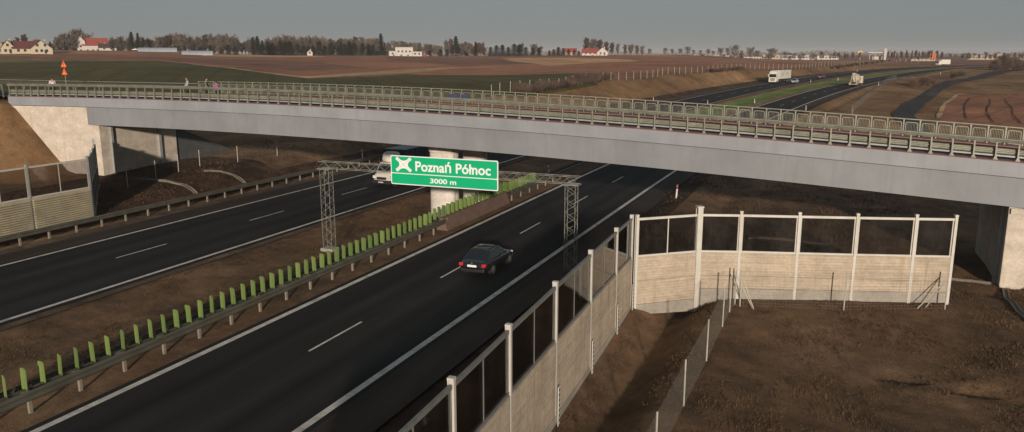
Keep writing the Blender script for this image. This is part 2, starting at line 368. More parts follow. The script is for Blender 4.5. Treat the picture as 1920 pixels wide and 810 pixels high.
tl = [-6000,-4000,-2800,-2000,-1500,-1150,-900,-720,-600,-520,-460,-410,-365,-325,-290,-260,-232,-206,-183,-163,-146,-131,-118,-107,-98,-91,-85.5,-82]
tl += list(np.arange(-80, -51, 1.))+[-51, -50.3, -49.6, -47.5, -44, -40, -36, -34.9, -34.3]+list(np.arange(-33.5, -25, .85))+[-24.7, -23, -20, -16, -13.9, -13.0]
tl += list(np.arange(-12.3, 12, .55))+list(np.arange(12, 26, 1.))+[27.5, 29.5, 32, 35, 39, 44, 50, 57, 65, 75, 88, 104, 124, 150, 182, 222, 272, 335, 410, 500, 620, 780, 1000, 1300, 1700, 2300, 3200, 4500, 6000]
ul = [-400, -200, -100, -60, -40, -25, -15, -8, -2, 3, 7, 10, 13]+list(np.arange(15, 64, .6))+list(np.arange(64, 130, 1.6))+list(np.arange(130, 300, 4))+list(np.arange(300, 700, 12))+list(np.arange(700, 1200, 40))+[1250, 1400, 1600, 1850, 2200, 2700, 3400, 4300, 5200, 6000]
tl = np.array(sorted(set(np.round(tl, 3)))); ul = np.array(ul, float)
UU, TL = np.meshgrid(ul, tl, indexing='ij'); XX = Cu(UU)+TL; ZZ = TT(XX, UU)
nt_, nu_ = len(tl), len(ul)
me = bpy.data.meshes.new('ground')
vs = np.stack([XX.ravel(), UU.ravel(), ZZ.ravel()], 1)
idx = np.arange(nu_*nt_).reshape(nu_, nt_)
fs = np.stack([idx[:-1, :-1].ravel(), idx[:-1, 1:].ravel(), idx[1:, 1:].ravel(), idx[1:, :-1].ravel()], 1)
me.from_pydata(vs.tolist(), [], fs.tolist())
bm = bmesh.new(); bm.from_mesh(me)
def px_poly(pts): return [ground_hit(*p) for p in pts]
# field boundaries, surveyed from the photograph and laid out on the land
FIELDS = [
 ('green', [(-60,119.5),(60,117.5),(190,115.2),(300,115.2),(351,119),(420,126),(480,135),(575,146.4),(705,143),(755,140.4),(960,140),(1110,136.6),(1120,160),(960,185),(700,196),(-60,196)]),
 ('stubble', [(940,109),(1005,119.7),(1030,123),(1085,120),(1200,114.7),(1180,112),(1135,110),(1060,108.3)]),
 ('tan', [(575,146.4),(780,136),(856,127.6),(960,127),(960,125.8),(850,125.6),(760,131),(575,144)]),
 ('tan', [(351,118),(420,125),(480,133.5),(575,144.5),(575,146.4),(480,135),(420,126),(351,119)]),
 ('stubble', [(380,105.5),(610,106),(580,104),(470,102.5),(380,103)]),
 ('plough2', [(60,104.6),(200,106),(330,108),(480,112),(640,122),(700,127),(560,133),(400,121),(351,117),(300,113.6),(188,113.6),(60,110)]),
 ('olive', [(-60,104),(60,104.4),(60,112),(188,113.6),(190,115.2),(60,117.3),(-60,119.2)]),
 ('plough2', [(720,106),(1000,107),(1060,115),(1000,120),(860,123),(740,114)]),
 ('plough', [(-60,100),(1100,100),(1240,104),(1500,113),(1660,113),(1672,118),(1600,122),(1500,127),(1440,126.2),(1300,134),(1140,146),(1110,136.6),(960,140),(755,140.4),(575,146.4),(480,135),(351,119),(188,113.6),(60,110),(-60,112)]),
]
polys = []
for key, pts in FIELDS:
    P = [(v.x, v.y) for v in px_poly(pts)]; polys.append((key, P))
_q = [(v.x, v.y) for v in px_poly([(1758, 232), (1768, 200), (1786, 185), (1801, 177), (1919, 177), (1990, 177)])]
polys.append(('plough', _q+[(400, 120), (60, 120), (30, 140)]))
for key, P in polys[:9]:
    if key in ('plough2', 'olive', 'plough'): 
        if key == 'plough': continue
    n = len(P)
    for i in range(n):
        a, b = P[i], P[(i+1) % n]; d = (b[0]-a[0], b[1]-a[1]); L = math.hypot(*d)
        if L < .5: continue
        nx, ny = -d[1]/L, d[0]/L
        mx = max(40, L*.6); c = ((a[0]+b[0])/2, (a[1]+b[1])/2)
        fsel = [f for f in bm.faces if (lambda q: abs((q.x-c[0])*d[0]+(q.y-c[1])*d[1])/L < L/2+25 and abs((q.x-a[0])*nx+(q.y-a[1])*ny) < 45)(f.calc_center_bounds())]
        geo = set(fsel)
        for f in fsel: geo.update(f.edges); geo.update(f.verts)
        bmesh.ops.bisect_plane(bm, geom=list(geo), plane_co=(a[0], a[1], 0), plane_no=(nx, ny, 0))
def inside(x, y, P):
    c = False; j = len(P)-1
    for i in range(len(P)):
        if (P[i][1] > y) != (P[j][1] > y) and x < (P[j][0]-P[i][0])*(y-P[i][1])/(P[j][1]-P[i][1])+P[i][0]: c = not c
        j = i
    return c
gm = ['bank', 'verge', 'soil', 'green', 'plough', 'plough2', 'stubble', 'tan', 'medgrass', 'olive']
for f in bm.faces:
    c = f.calc_center_bounds(); t = c.x-float(Cu(c.y)); k = None; f.smooth = True
    if -52 < t < -11 or c.y < -2: 
        k = 'medgrass' if (-33.8 < t < -26.5 and c.y > 150) else ('soil' if t > -13.5 or t < -49.5 else 'verge')
    elif c.y < 64 and -62 < c.x < -49 : k = 'soil'
    elif c.y < 64 and c.x < 10: k = 'verge'
    else:
        if abs(c.x) < 3000 and c.y < 4000:
            for key, P in polys:
                if inside(c.x, c.y, P): k = key; break
        if k is None:
            if t < -52 and c.y > 105: k = 'plough2' if c.y > 500 else ('verge' if t > -66 else 'plough')
            elif t > 60: k = 'olive'
            else: k = 'verge'
    if k == 'verge' and (c.y > 105 or c.x < -61.5): k = 'bank'
    f.material_index = gm.index(k)
bm.to_mesh(me); bm.free()
for k in gm: me.materials.append(M[k])
g = bpy.data.objects.new('ground', me); COL.objects.link(g); tag(g, kind='structure')

# ------------------------------------------------------------------ roads (sheets following the curve of the motorway)
def strip(name, a, b, u0, u1, dz, m, du=None, parent=None, kind='structure', skirt=.0):
    mb = MB(); us = []; u = u0
    while u < u1-1e-6: us.append(u); u += du or (4 if u < 400 else 10)
    us.append(u1); vs = []
    for u in us:
        p, q = road_pt(u, a, dz), road_pt(u, b, dz); vs += [p, q]
    mb.add(vs, [(2*i, 2*i+1, 2*i+3, 2*i+2) for i in range(len(us)-1)])
    o = mb.build(name, m); tag(o, kind=kind); uvl = o.data.uv_layers.new(name='UVMap')
    for lp in o.data.loops: uvl.data[lp.index].uv = ((a, b)[lp.vertex_index % 2], us[lp.vertex_index//2])
    return o
strip('motorway_carriageway', -45.3, -34.85, -100, 640, 0.0, M['asphalt_left'])
strip('motorway_carriageway', -24.15, -15.3, -100, 640, 0.0, M['asphalt'])
strip('motorway_shoulder', -15.3, -13.35, -100, 640, 0.0, M['shoulder'])
strip('motorway_shoulder', -47.4, -45.3, -100, 640, 0.0, M['shoulder'])
strip('gravel_strip', -48.6, -47.4, -100, 400, -.02, M['gravel'])
strip('gravel_strip', -34.85, -34.2, -100, 400, -.03, M['gravel'])
for nm, a, b in (('edge_line', -44.97, -44.73), ('edge_line', -35.43, -35.17), ('edge_line', -23.85, -23.55), ('edge_line', -15.85, -15.55)):
    strip(nm, a, b, -100, 640, .005, M['paint'])
mb = MB()
for side, c0 in ((-19.75, 1.6), (-40.1, 3.0)):
    k = 0; u = 18.0+(0 if side > -30 else 8.3)-12*6
    while u < 560:
        vs = []; 
        for q in (u-4, u-2, u):
            vs += [road_pt(q, side-.06, .005), road_pt(q, side+.06, .005)]
        mb.add(vs, [(0, 1, 3, 2), (2, 3, 5, 4)]); u += 11.95
tag(mb.build('lane_marking', M['paint']), kind='structure')
# service road beyond the bridge on the right: an asphalt track climbing alongside
tk = [(9.6,120,12.6,120),(9.2,150,12.6,146),(9.5,168.4,13.1,164.5),(13.2,193,16.9,190),(20.3,231,24.0,233),(35.7,298.6,40,294),(49.8,351.5,54.5,346),(80,445,85,438),(120,560,125,553)]
mb = MB(); vs = []
ks = np.linspace(0, len(tk)-1, 70); A = np.array(tk)
for k in ks:
    r = [np.interp(k, range(len(tk)), A[:, j]) for j in range(4)]
    for x, y in ((r[0], r[1]), (r[2], r[3])): vs.append((x, y, max(T(r[0]+(r[2]-r[0])*q_, r[1]+(r[3]-r[1])*q_) for q_ in (0, .25, .5, .75, 1))+.14))
mb.add(vs, [(2*i, 2*i+1, 2*i+3, 2*i+2) for i in range(69)])
tag(mb.build('service_road', M['track']), kind='structure')
# ------------------------------------------------------------------ the overpass
_kv = [-110, -72, -60.5, -42.5, -30.6, -20.4, -3.7, -1.9, 9.3]; _kz = [8.05, 8.27, 8.38, 8.40, 8.14, 7.84, 7.24, 7.18, 6.55]
_pz = np.polyfit(_kv, _kz, 4)
def bz(v):
    if v > 9.3: return float(np.polyval(_pz, 9.3))-.066*(v-9.3)
    if v < -80: return float(np.polyval(_pz, -80))+0*(v+80)
    return float(np.polyval(_pz, v))
BY0 = 48.8
def bp(v, off, z=0.): return Vector((v, BY0-.04*v+off, bz(v)+z))
def bpath(v0, v1, off, z=0., st=1.5):
    n = max(2, int(abs(v1-v0)/st)+1); return [(bp(v0+(v1-v0)*i/(n-1), off, z), Vector((.04, 1, 0))) for i in range(n)]
BW = 9.7
VL, VR = -73., 30.
br = thing('road_overpass', (-28, 53, 0), 'long pale grey road overpass on beige concrete abutments crossing above the motorway', 'bridge')
def sw(name, m, v0, v1, off, prof, parent, z=0., st=1.5, bevel=0): 
    return MB().sweep(bpath(v0, v1, off, z, st), prof).build(name, m, parent, bevel=bevel)
sw('deck_slab', M['conc'], VL, VR, 0, [(.35, -.62), (BW-.35, -.62), (BW-.35, -.12), (.35, -.12)], br)
e1 = sw('edge_beam', M['fascia'], VL, VR, 0, [(0, -.80), (.34, -.80), (.34, -.015), (.0, -.015)], br)
e2 = sw('edge_beam', M['fascia'], VL, VR, BW, [(0, -.80), (-.34, -.80), (-.34, -.015), (0, -.015)], br)
sw('red_walkway', M['redcoat'], VL, VR, 0, [(-.02, -.012), (.75, -.012), (.75, .05), (-.02, .03)], br)
sw('red_walkway', M['redcoat'], VL, VR, 0, [(BW-1.1, -.10), (BW+.02, -.012), (BW+.02, .05), (BW-1.1, .05)], br)
sw('road_surface', M['deck'], VL, VR, 0, [(.75, -.11), (BW-1.1, -.11), (BW-1.1, -.02), (.75, -.02)], br)
# box girders (their ends stand at the abutments)
for off0, off1 in ((.22, 2.0), (BW-2.0, BW-.22)):
    MB().sweep(bpath(-62.6, 12.5, 0, 0), [(off0, -2.42), (off1, -2.42), (off1+.1*(0 if off0 < 3 else 0), -.64), (off0, -.82)] if off0 < 3 else [(off0, -2.42), (off1, -2.42), (off1, -.82), (off0, -.64)]).build('girder', M['girder'], br)
mb = MB()
for v in np.arange(-60, 12, 7.2): mb.bar(bp(v, 1.9, -1.3), bp(v, BW-1.9, -1.3), .3, .9)
mb.build('cross_beam', M['girder'], br)
# abutments
def plate(poly, vec, name, m, parent, bevel=0): return MB().prism(poly, vec).build(name, m, parent, bevel=bevel)
yl = BY0-.04*-62
la = plate([(-73.6, yl+.35, 7.42), (-62.7, yl+.35, 7.52), (-62.7, yl+.35, 5.95), (-61.4, yl+.35, 5.90), (-61.4, yl+.35, .2), (-73.6, yl+.35, .2)], (.0, 8.9, 0), 'abutment', M['conc'], br, .04)
for y_, w_ in ((yl+1.5, .22), (yl+7.0, .30)): MB().box((-61.28, y_, 3.6), (.22, w_, 4.6)).build('drain_pipe', M['greypost'], la)
MB().box((-61.7, yl+.75, 5.94), (.5, .7, .16)).build('bearing', M['oldconc'], la)
# wing wall on the far side sloping down with the cone
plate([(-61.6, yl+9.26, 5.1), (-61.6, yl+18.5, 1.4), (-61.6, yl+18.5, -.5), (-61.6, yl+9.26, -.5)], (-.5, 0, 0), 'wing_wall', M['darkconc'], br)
yr = BY0-.04*9
ra = plate([(8.95, yr+.45, -1.6), (8.95, yr+.45, bz(9)-2.44), (12.8, yr+.45, bz(12)-2.44), (12.8, yr+.45, bz(13)-.85), (24, yr+.45, bz(24)-.83), (24, yr+.45, -1.6)], (0, 8.7, 0), 'abutment', M['conc'], br, .04)
MB().box((8.84, yr+1.3, 1.8), (.2, .25, 4.6)).build('drain_pipe', M['greypost'], ra)
MB().box((10.9, yr+.40, bz(10)-2.62), (3.7, .16, .3)).build('ledge', M['conc'], ra)
# piers: round-nosed columns in the median with a flared head
def pier(x, y, rx, ry):
    zt = bz(x)-2.45; mb = MB(); rings = [(-.6, 1.), (zt-1.1, 1.), (zt-.85, 1.0), (zt-.75, 1.07), (zt-.45, 1.10), (zt-.12, 1.10)]; n = 28; vs = []
    for z, k in rings:
        for i in range(n):
            a = 2*math.pi*i/n; c, s_ = math.cos(a), math.sin(a)
            vs.append((x+rx*k*math.copysign(abs(c)**.8, c), y+ry*k*math.copysign(abs(s_)**.8, s_), z))
    fs = [(r*n+i, r*n+(i+1) % n, (r+1)*n+(i+1) % n, (r+1)*n+i) for r in range(len(rings)-1) for i in range(n)]+[tuple(range((len(rings)-1)*n, len(rings)*n))]
    p = mb.add(vs, fs).build('pier', M['pier'], br, smooth=False)
    MB().box((x, y, zt-.055), (1.0, .8, .13)).build('bearing', M['chassis'], p)
    MB().tube((x+rx*1.02, y-ry*.75, zt-.3), (x+rx*1.02, y-ry*.75, 0), .06).build('drain_pipe', M['greypost'], p)
pier(-27.8, 53.9, 1.12, .78); pier(-26.95, 57.7, 1.0, .75)

# near-side barrier of the overpass: posts, W-beam, tube and deep handrail
WB = [(0, -.155), (.035, -.15), (.08, -.11), (.08, -.06), (.03, -.02), (.03, .02), (.08, .06), (.08, .11), (.035, .15), (0, .155), (-.006, .155), (.024, .14), (.066, .105), (.066, .065), (.018, .025), (.018, -.025), (.066, -.065), (.066, -.105), (.024, -.14), (-.006, -.155)]
def wbeam(mb, path, off, z, flip=1, sc=1.):
    prof = [((off+flip*(a-.04)*sc), z+b*sc) for a, b in WB]; mb.sweep(path, prof); return mb
nb = thing('bridge_barrier', bp(-30, .2), 'olive galvanised barrier with closely set posts along the near edge of the overpass', 'barrier')
SP = 1.033
posts = [-73.0]+[-73+SP*k for k in range(1, 10)]
v = -73.0; pv_ = []
while v < 24:
    pv_.append(v); v += SP*(1.4 if abs(v+63.7) < .5 else 1)
pv_ = pv_[:100]
mb0 = MB()
def post_mb(v):
    mb = MB(); b = bp(v, .20)
    mb.prism([(b.x-.035, b.y-.03, b.z+.03), (b.x-.035, b.y+.10, b.z+.03), (b.x-.035, b.y+.07, b.z+1.12), (b.x-.035, b.y-.0, b.z+1.12)], (.07, 0, 0))
    mb.prism([(b.x-.11, b.y-.05, b.z+.035), (b.x+.11, b.y-.05, b.z+.035), (b.x+.04, b.y-.045, b.z+.22), (b.x-.04, b.y-.045, b.z+.22)], (0, .05, 0))
    mb.box((b.x, b.y+.04, b.z+.045), (.24, .26, .03)); return mb
for v in pv_:
    q = post_mb(v).build('post', M['galv'], nb); MB().box(bp(v, .33, .50), (.10, .12, .2)).build('spacer', M['galv'], q)
mb = MB(); p = bpath(-73.2, 24, 0)
mb.sweep(p, [(.15, .97), (.27, .95), (.31, 1.0), (.31, 1.14), (.27, 1.19), (.15, 1.17), (.12, 1.11), (.165, 1.07), (.12, 1.03)]); mb.build('handrail', M['galv'], nb)
wbeam(MB(), p, .38, .50, 1).build('guard_beam', M['galv'], nb)
mb = MB(); mb.sweep(p, [(.34, .20), (.40, .20), (.40, .29), (.34, .29)]); mb.build('lower_rail', M['greypost'], nb)
# railing on the far edge: framed bays with upright bars
fr = thing('bridge_railing', bp(-30, BW), 'grey steel walkway railing with framed bays of bars along the far edge', 'railing')
v = -58.0; k = 0; bars = MB(); frm = MB(); v0 = v
while v < 22:
    b = bp(v, BW-.22)
    if k < 99: MB().box((b.x, b.y, b.z+.60), (.09, .07, 1.2)).build('post', M['galv'], fr)
    n = v+.97; bars = frm = MB()
    for z1, z2 in ((.16, .98),):
        a0, a1 = bp(v+.13, BW-.2), bp(n-.13, BW-.2)
        for zz in (z1, z2): frm.bar((a0.x+.06, a0.y, a0.z+zz), (a1.x-.06, a1.y, a1.z+zz), .05)
        for q, s_ in ((a0, 1), (a1, -1)):
            frm.bar((q.x, q.y, q.z+z1+.06), (q.x, q.y, q.z+z2-.06), .05)
            frm.bar((q.x, q.y, q.z+z1+.06), (q.x+.06*s_, q.y, q.z+z1), .045); frm.bar((q.x, q.y, q.z+z2-.06), (q.x+.06*s_, q.y, q.z+z2), .045)
        for j in range(1, 8):
            w = a0.lerp(a1, j/8); bars.bar((w.x, w.y, w.z+z1), (w.x, w.y, w.z+z2), .014)
    frm.build('infill_frame', M['galv'], fr); v = n; k += 1
MB().sweep(bpath(v0-.1, 22.5, BW), [(-.25, 1.16), (-.17, 1.16), (-.17, 1.22), (-.25, 1.22)]).build('handrail', M['galv'], fr)
# plain rails beyond the deck end on the left approach
ap = thing('approach_guardrail', bp(-80, BW-.3), 'plain guardrail carried on along the left bridge approach past the overpass', 'guardrail')
pa = [(Vector((x, BY0-.04*x+BW-.4, 8.3)), Vector((.04, 1, 0))) for x in np.arange(-130, -57.5, 3)]
wbeam(MB(), pa, 0, .75, -1).build('guard_beam', M['rail'], ap); MB().sweep(pa, [(-.03, 1.05), (.03, 1.05), (.03, 1.11), (-.03, 1.11)]).build('handrail', M['galv'], ap)
for x in np.arange(-128, -58, 4): MB().box((x, BY0-.04*x+BW-.3, 8.75), (.08, .08, .9)).build('post', M['galv'], ap)
an = thing('approach_guardrail', bp(-76, .3), 'olive guardrail starting where the near barrier ends on the left bank', 'guardrail')
pa = [(Vector((x, BY0-.04*x+.3, bz(x))), Vector((.04, 1, 0))) for x in np.arange(-100, -73.2, 3)]
wbeam(MB(), pa, .1, .6, 1).build('guard_beam', M['galv'], an); MB().sweep(pa, [(-.02, 1.1), (.06, 1.1), (.06, 1.16), (-.02, 1.16)]).build('handrail', M['galv'], an)
for x in np.arange(-98, -73.5, 2): MB().box((x, BY0-.04*x+.25, bz(x)+.5), (.07, .1, 1.25)).build('post', M['galv'], an)
# road over the left approach
mb = MB(); vs = []
for x in np.arange(-140, -72.6, 4): vs += [(x, BY0-.04*x+.9, bz(x)-.03), (x, BY0-.04*x+BW-1.7, bz(x)-.03)]
n = len(vs)//2; mb.add(vs, [(2*i, 2*i+1, 2*i+3, 2*i+2) for i in range(n-1)]); tag(mb.build('approach_road', M['deck']), kind='structure')
for vv in (-29.7, -28.65):
    o = MB().box(bp(vv, BW-.27, .66), (.62, .03, .30)).build('blue_panel', M['blue'], org=bp(vv, BW-.27, .45))
    tag(o, 'blue sheet on the far railing, the %s of the two' % ('left' if vv < -29 else 'right'), 'sheet', 'blue sheets on the far railing')

# ------------------------------------------------------------------ median guardrail, anti-glare panels, pier protection
mg = thing('median_guardrail', (-25.3, 30, 0), 'weathered steel guardrail beside the green panels in the motorway median', 'guardrail')
def spath(u0, u1, off, st=4.): 
    n = max(2, int((u1-u0)/st)+1); r = []
    for i in range(n):
        u = u0+(u1-u0)*i/(n-1); h = Hu(u); r.append((road_pt(u, off), Vector((math.cos(h), -math.sin(h), 0))))
    return r
wbeam(MB(), spath(4, 48.6, 0), -25.12, .60, 1, 1.15).build('guard_beam', M['rail'], mg)
wbeam(MB(), spath(4, 48.6, 0), -25.95, .60, -1, 1.15).build('guard_beam', M['rail'], mg)
for k in range(23):
    u = 5.3+2.0*k; p = MB(); p.box((-25.30, u, .25), (.10, .12, .95)); p.build('post', M['railpost'], mg)
    MB().box((-25.52, u, .62), (.78, .07, .12)).build('spacer', M['rail'], mg)
MB().bar((-25.55, 4, .70), (-25.55, 48.6, .70), .08, .05).build('panel_rail', M['rail'], mg)
mg2 = thing('median_guardrail', (-25.3, 72, 0), 'guardrail in the median emerging behind the concrete block under the overpass', 'guardrail')
wbeam(MB(), spath(60.8, 88, 0), -25.12, .60, 1, 1.15).build('guard_beam', M['rail'], mg2); wbeam(MB(), spath(60.8, 88, 0), -25.95, .60, -1, 1.15).build('guard_beam', M['rail'], mg2)
for k in range(13): MB().box((road_pt(61.5+2.1*k, -25.3).x, 61.5+2.1*k, .25), (.10, .12, .95)).build('post', M['railpost'], mg2)
pb = MB()
pb.prism([(-25.15, 48.8, -.2), (-25.15, 60.4, -.2), (-25.3, 60.4, .62), (-25.35, 60.4, .80), (-25.35, 48.8, .80), (-25.3, 48.8, .62)], (0, 0, 0)) if False else None
pb.prism([(-24.95, 48.8, -.2), (-25.35, 48.8, .82), (-25.6, 48.8, .82), (-26.0, 48.8, -.2)], (0, 11.6, 0))
o = pb.build('concrete_barrier', M['stone'], org=(-25.4, 54, 0), bevel=.03); tag(o, 'brown rough concrete barrier block guarding the bridge pillar in the median', 'barrier')
def agp():
    mb = MB(); z0, z1 = .0, .80
    # a slightly bowed slat with a folded foot, turned across the traffic
    prof = [(-.12, .0), (-.06, .018), (0, .024), (.06, .018), (.12, .0), (.12, -.012), (.06, .006), (0, .012), (-.06, .006), (-.12, -.012)]
    vs = []; prof = [(a*1.42, b) for a, b in prof]; rings = [(.0, .8, 0), (.06, 1, 0), (.70, 1, 0), (.76, .96, -.004), (.80, .80, -.012)]
    for z, k, s_ in rings: vs += [(a*k, b+s_, z) for a, b in prof]
    n = len(prof); fs = [(r*n+i, r*n+(i+1) % n, (r+1)*n+(i+1) % n, (r+1)*n+i) for r in range(len(rings)-1) for i in range(n)]+[tuple(range(n)), tuple(range((len(rings)-1)*n, len(rings)*n))]
    return mb.add(vs, fs)
AG = 'green slats along the median guardrail'
ag0 = agp().build('anti_glare_panel', M['panelgreen']); tag(ag0, 'upright green anti-glare slat in the long row on the median guardrail', 'glare panel', AG)
k = 0; u = 13.9
while u < 68:
    o = ag0 if k == 0 else ag0.copy()
    if k: COL.objects.link(o)
    o.location = road_pt(u, -25.55, .70 if u < 48.7 or u > 60.5 else .84); o.rotation_euler = (random.uniform(-.03, .03), random.uniform(-.035, .035), R(-14+random.uniform(-9, 9))); u += .695; k += 1
    if 48.5 < u < 60.5: o.location.z = .83
# ------------------------------------------------------------------ guardrail by the left carriageway
lg = thing('roadside_guardrail', (-48.9, 50, 0), 'long brown weathered guardrail beside the far shoulder of the left carriageway', 'guardrail')
def lpath(u0, u1):
    return spath(u0, u1, 0, 3.)
wbeam(MB(), lpath(8, 96), -48.75, .62, 1, 1.1).build('guard_beam', M['rail'], lg)
for k in range(42): MB().box((-48.88+float(Cu(9+2.1*k)), 9+2.1*k, .2), (.10, .12, .95)).build('post', M['railpost'], lg)

# ------------------------------------------------------------------ noise barriers
def noise_wall(name, label, path, conc, ztop, zg0, lip, tall=(), base=True, split=None, perf=False, matpost='whitepost', zconc=2.78):
    """path: list of (x, y, z_bottom); one bay between neighbours"""
    org = (path[0][0], path[0][1], 0); w = thing(name, org, label, 'noise barrier')
    for i, (x, y, zb) in enumerate(path):
        zt = ztop+.14+(0.22 if i in tall else 0); ws = .135 if i not in tall else .27
        a = path[min(i+1, len(path)-1)]; c = path[max(i-1, 0)]; ang = math.atan2(a[1]-c[1], a[0]-c[0])
        zp = zb-.25
        mb = MB(); mb.box((x, y, (zp+zt)/2), (.045, ws, zt-zp), ang)
        for s_ in (-1, 1): mb.box((x-math.sin(ang)*s_*ws/2, y+math.cos(ang)*s_*ws/2, (zp+zt)/2), (ws*.95, .03, zt-zp), ang)
        p = mb.build('post', M[matpost], w)
        MB().box((x, y, zt+.04), (ws*1.15, ws*1.25, .08), ang).build('cap', M[matpost], p)
        if perf:
            q = MB(); nx, ny = math.sin(ang), -math.cos(ang)
            q.box((x+nx*.17, y+ny*.17, zp+.85), (.19, .03, 1.9), ang); hq = MB()
            for k in range(10): hq.box((x+nx*.188, y+ny*.188, zp+.02+k*.185), (.08, .012, .10), ang)
            sp = q.build('slotted_plate', M['whitepost'], p); hq.build('slot', M['trim'], sp)
            MB().tube((x+nx*.2, y+ny*.2, zp-.75), (x+nx*.2, y+ny*.2, zp-.02), .27, .25, 12).build('footing', M['oldconc'], p)
        elif base: MB().tube((x, y, zb-.6), (x, y, zb-.12), .26, .24, 12).build('footing', M['oldconc'], p)
    for i in range(len(path)-1):
        A = Vector(path[i]); B = Vector(path[i+1]); d = (B-A); d.z = 0; L = d.length; d.normalize(); n = Vector((d.y, -d.x, 0))
        a = A+d*.07; b = B-d*.07
        def slab(z0a, z0b, z1, th, nm, m, off=0., par=w):
            return MB().prism([Vector((a.x, a.y, z0a))-n*(th/2-off), Vector((b.x, b.y, z0b))-n*(th/2-off), Vector((b.x, b.y, z1))-n*(th/2-off), Vector((a.x, a.y, z1))-n*(th/2-off)], n*th).build(nm, m, par)
        zj = [zconc-1.15, max(A.z, B.z)+.45]
        slab(zj[0]+.015, zj[0]+.015, zconc, .15, 'concrete_panel', M[conc]); slab(zj[1]+.015, zj[1]+.015, zj[0], .145, 'concrete_panel', M[conc])
        slab(A.z-.05, B.z-.05, zj[1], .17, 'base_panel', M['oldconc'])
        pn = slab(zconc+.06, zconc+.06, ztop-.02, .02, 'pane', M['pane'])
        fm = MB()
        for z, hh in ((zconc+.05, .09), (ztop, .11)): fm.bar((a.x, a.y, z), (b.x, b.y, z), .09, hh)
        for q in [a+d*.03, b-d*.03]: fm.bar((q.x, q.y, zconc+.09), (q.x, q.y, ztop-.05), .05)
        if L > 3.2: c = (a+b)/2; fm.bar((c.x, c.y, zconc+.09), (c.x, c.y, ztop-.05), .05)
        fm.build('frame', M['whitepost' if not perf else 'mullion'], pn)
    return w
noise_wall('noise_barrier', 'near concrete and glass noise barrier running along the right shoulder, slotted posts', [(-7.29, 3.3, -.3), (-7.46, 7.3, -.3), (-7.63, 11.3, -.3), (-7.8, 15.3, -.3), (-7.99, 19.2, -.3), (-8.17, 23.65, -.35), (-8.33, 28.2, -.3), (-8.44, 32.4, -.1), (-8.5, 35.4, .0)], 'board', 4.66, 0, 0, perf=True)
rp = [(-8.32, 35.68, .0), (-5.78, 37.8, -.12), (-3.9, 38.45, .52), (-1.3, 39.2, .55), (1.25, 39.95, .58), (3.8, 40.75, .6), (5.5, 41.3, .62)]
noise_wall('noise_barrier', 'sunlit beige noise barrier with white posts turning away from the motorway at right', rp, 'board', 4.62, 0, 0, tall=(1,), base=False)
noise_wall('noise_barrier', 'noise barrier of ribbed concrete and glass on the far left beside the road', [(-50, u, .5) for u in (28.0, 32.0, 36.05, 40.75)], 'absorb', 4.75, 0, 0, base=False, matpost='greypost', zconc=2.66)
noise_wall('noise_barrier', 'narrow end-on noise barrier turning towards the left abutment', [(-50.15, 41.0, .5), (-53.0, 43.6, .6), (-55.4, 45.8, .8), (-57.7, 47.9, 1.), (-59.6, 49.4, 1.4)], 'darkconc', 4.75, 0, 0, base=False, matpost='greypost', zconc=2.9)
mb = MB(); 
for k in range(13):
    z = .62+k*.155
    for a, b in ((28.15, 31.9), (32.1, 35.95), (36.15, 40.65)): mb.bar((-49.87, a, z), (-49.87, b, z), .12, .085)
w = bpy.data.objects['noise_barrier.002']; o = MB(); o.v, o.f = mb.v, mb.f; o.build('rib', M['absorb'], w)
MB().box((-49.86, 33.2, 1.75), (.03, .34, .16)).build('marker_plate', M['panelgreen'], w)

# ------------------------------------------------------------------ gantry and its sign
ga = thing('sign_gantry', (-21.6, 41.5, 0), 'slender steel lattice gantry straddling the right carriageway, carrying the green sign', 'gantry')
def lattice(p, q, w, d, n, r=.03, name='column'):
    """box truss from p to q: four chords and zigzag bracing"""
    p, q = Vector(p), Vector(q); ax = (q-p).normalized(); L = (q-p).length
    s1 = Vector((1, 0, 0)) if abs(ax.z) > .9 else Vector((0, 0, 1)); s2 = Vector((0, 1, 0)); mb = MB()
    cs = [s1*i*w/2+s2*j*d/2 for i, j in ((-1,-1),(1,-1),(1,1),(-1,1))]
    for c in cs: mb.bar(p+c, q+c, r*1.5, r*1.5)
    for k in range(n):
        for j in range(4):
            a, b = cs[j], cs[(j+1) % 4]
            if k % 2: a, b = b, a
            mb.bar(p+ax*(L*k/n)+a, p+ax*(L*(k+1)/n)+b, r, r)
    return mb
lattice((-29.85, 41.5, -.2), (-29.85, 41.5, 5.05), .66, .45, 13, .017).build('column', M['truss'], ga)
lattice((-13.45, 41.5, -.2), (-13.45, 41.5, 5.05), .6, .5, 14, .017).build('column', M['truss'], ga)
lattice((-30.3, 41.5, 5.32), (-13.0, 41.5, 5.32), .42, .5, 34, .016).build('beam', M['truss'], ga)
for x in (-29.85, -13.45):
    MB().box((x, 41.5, 5.06), (.95, .66, .05)).build('cap_plate', M['truss'], ga); MB().box((x, 41.5, -.20), (.9, .75, .2)).build('footing', M['oldconc'], ga)
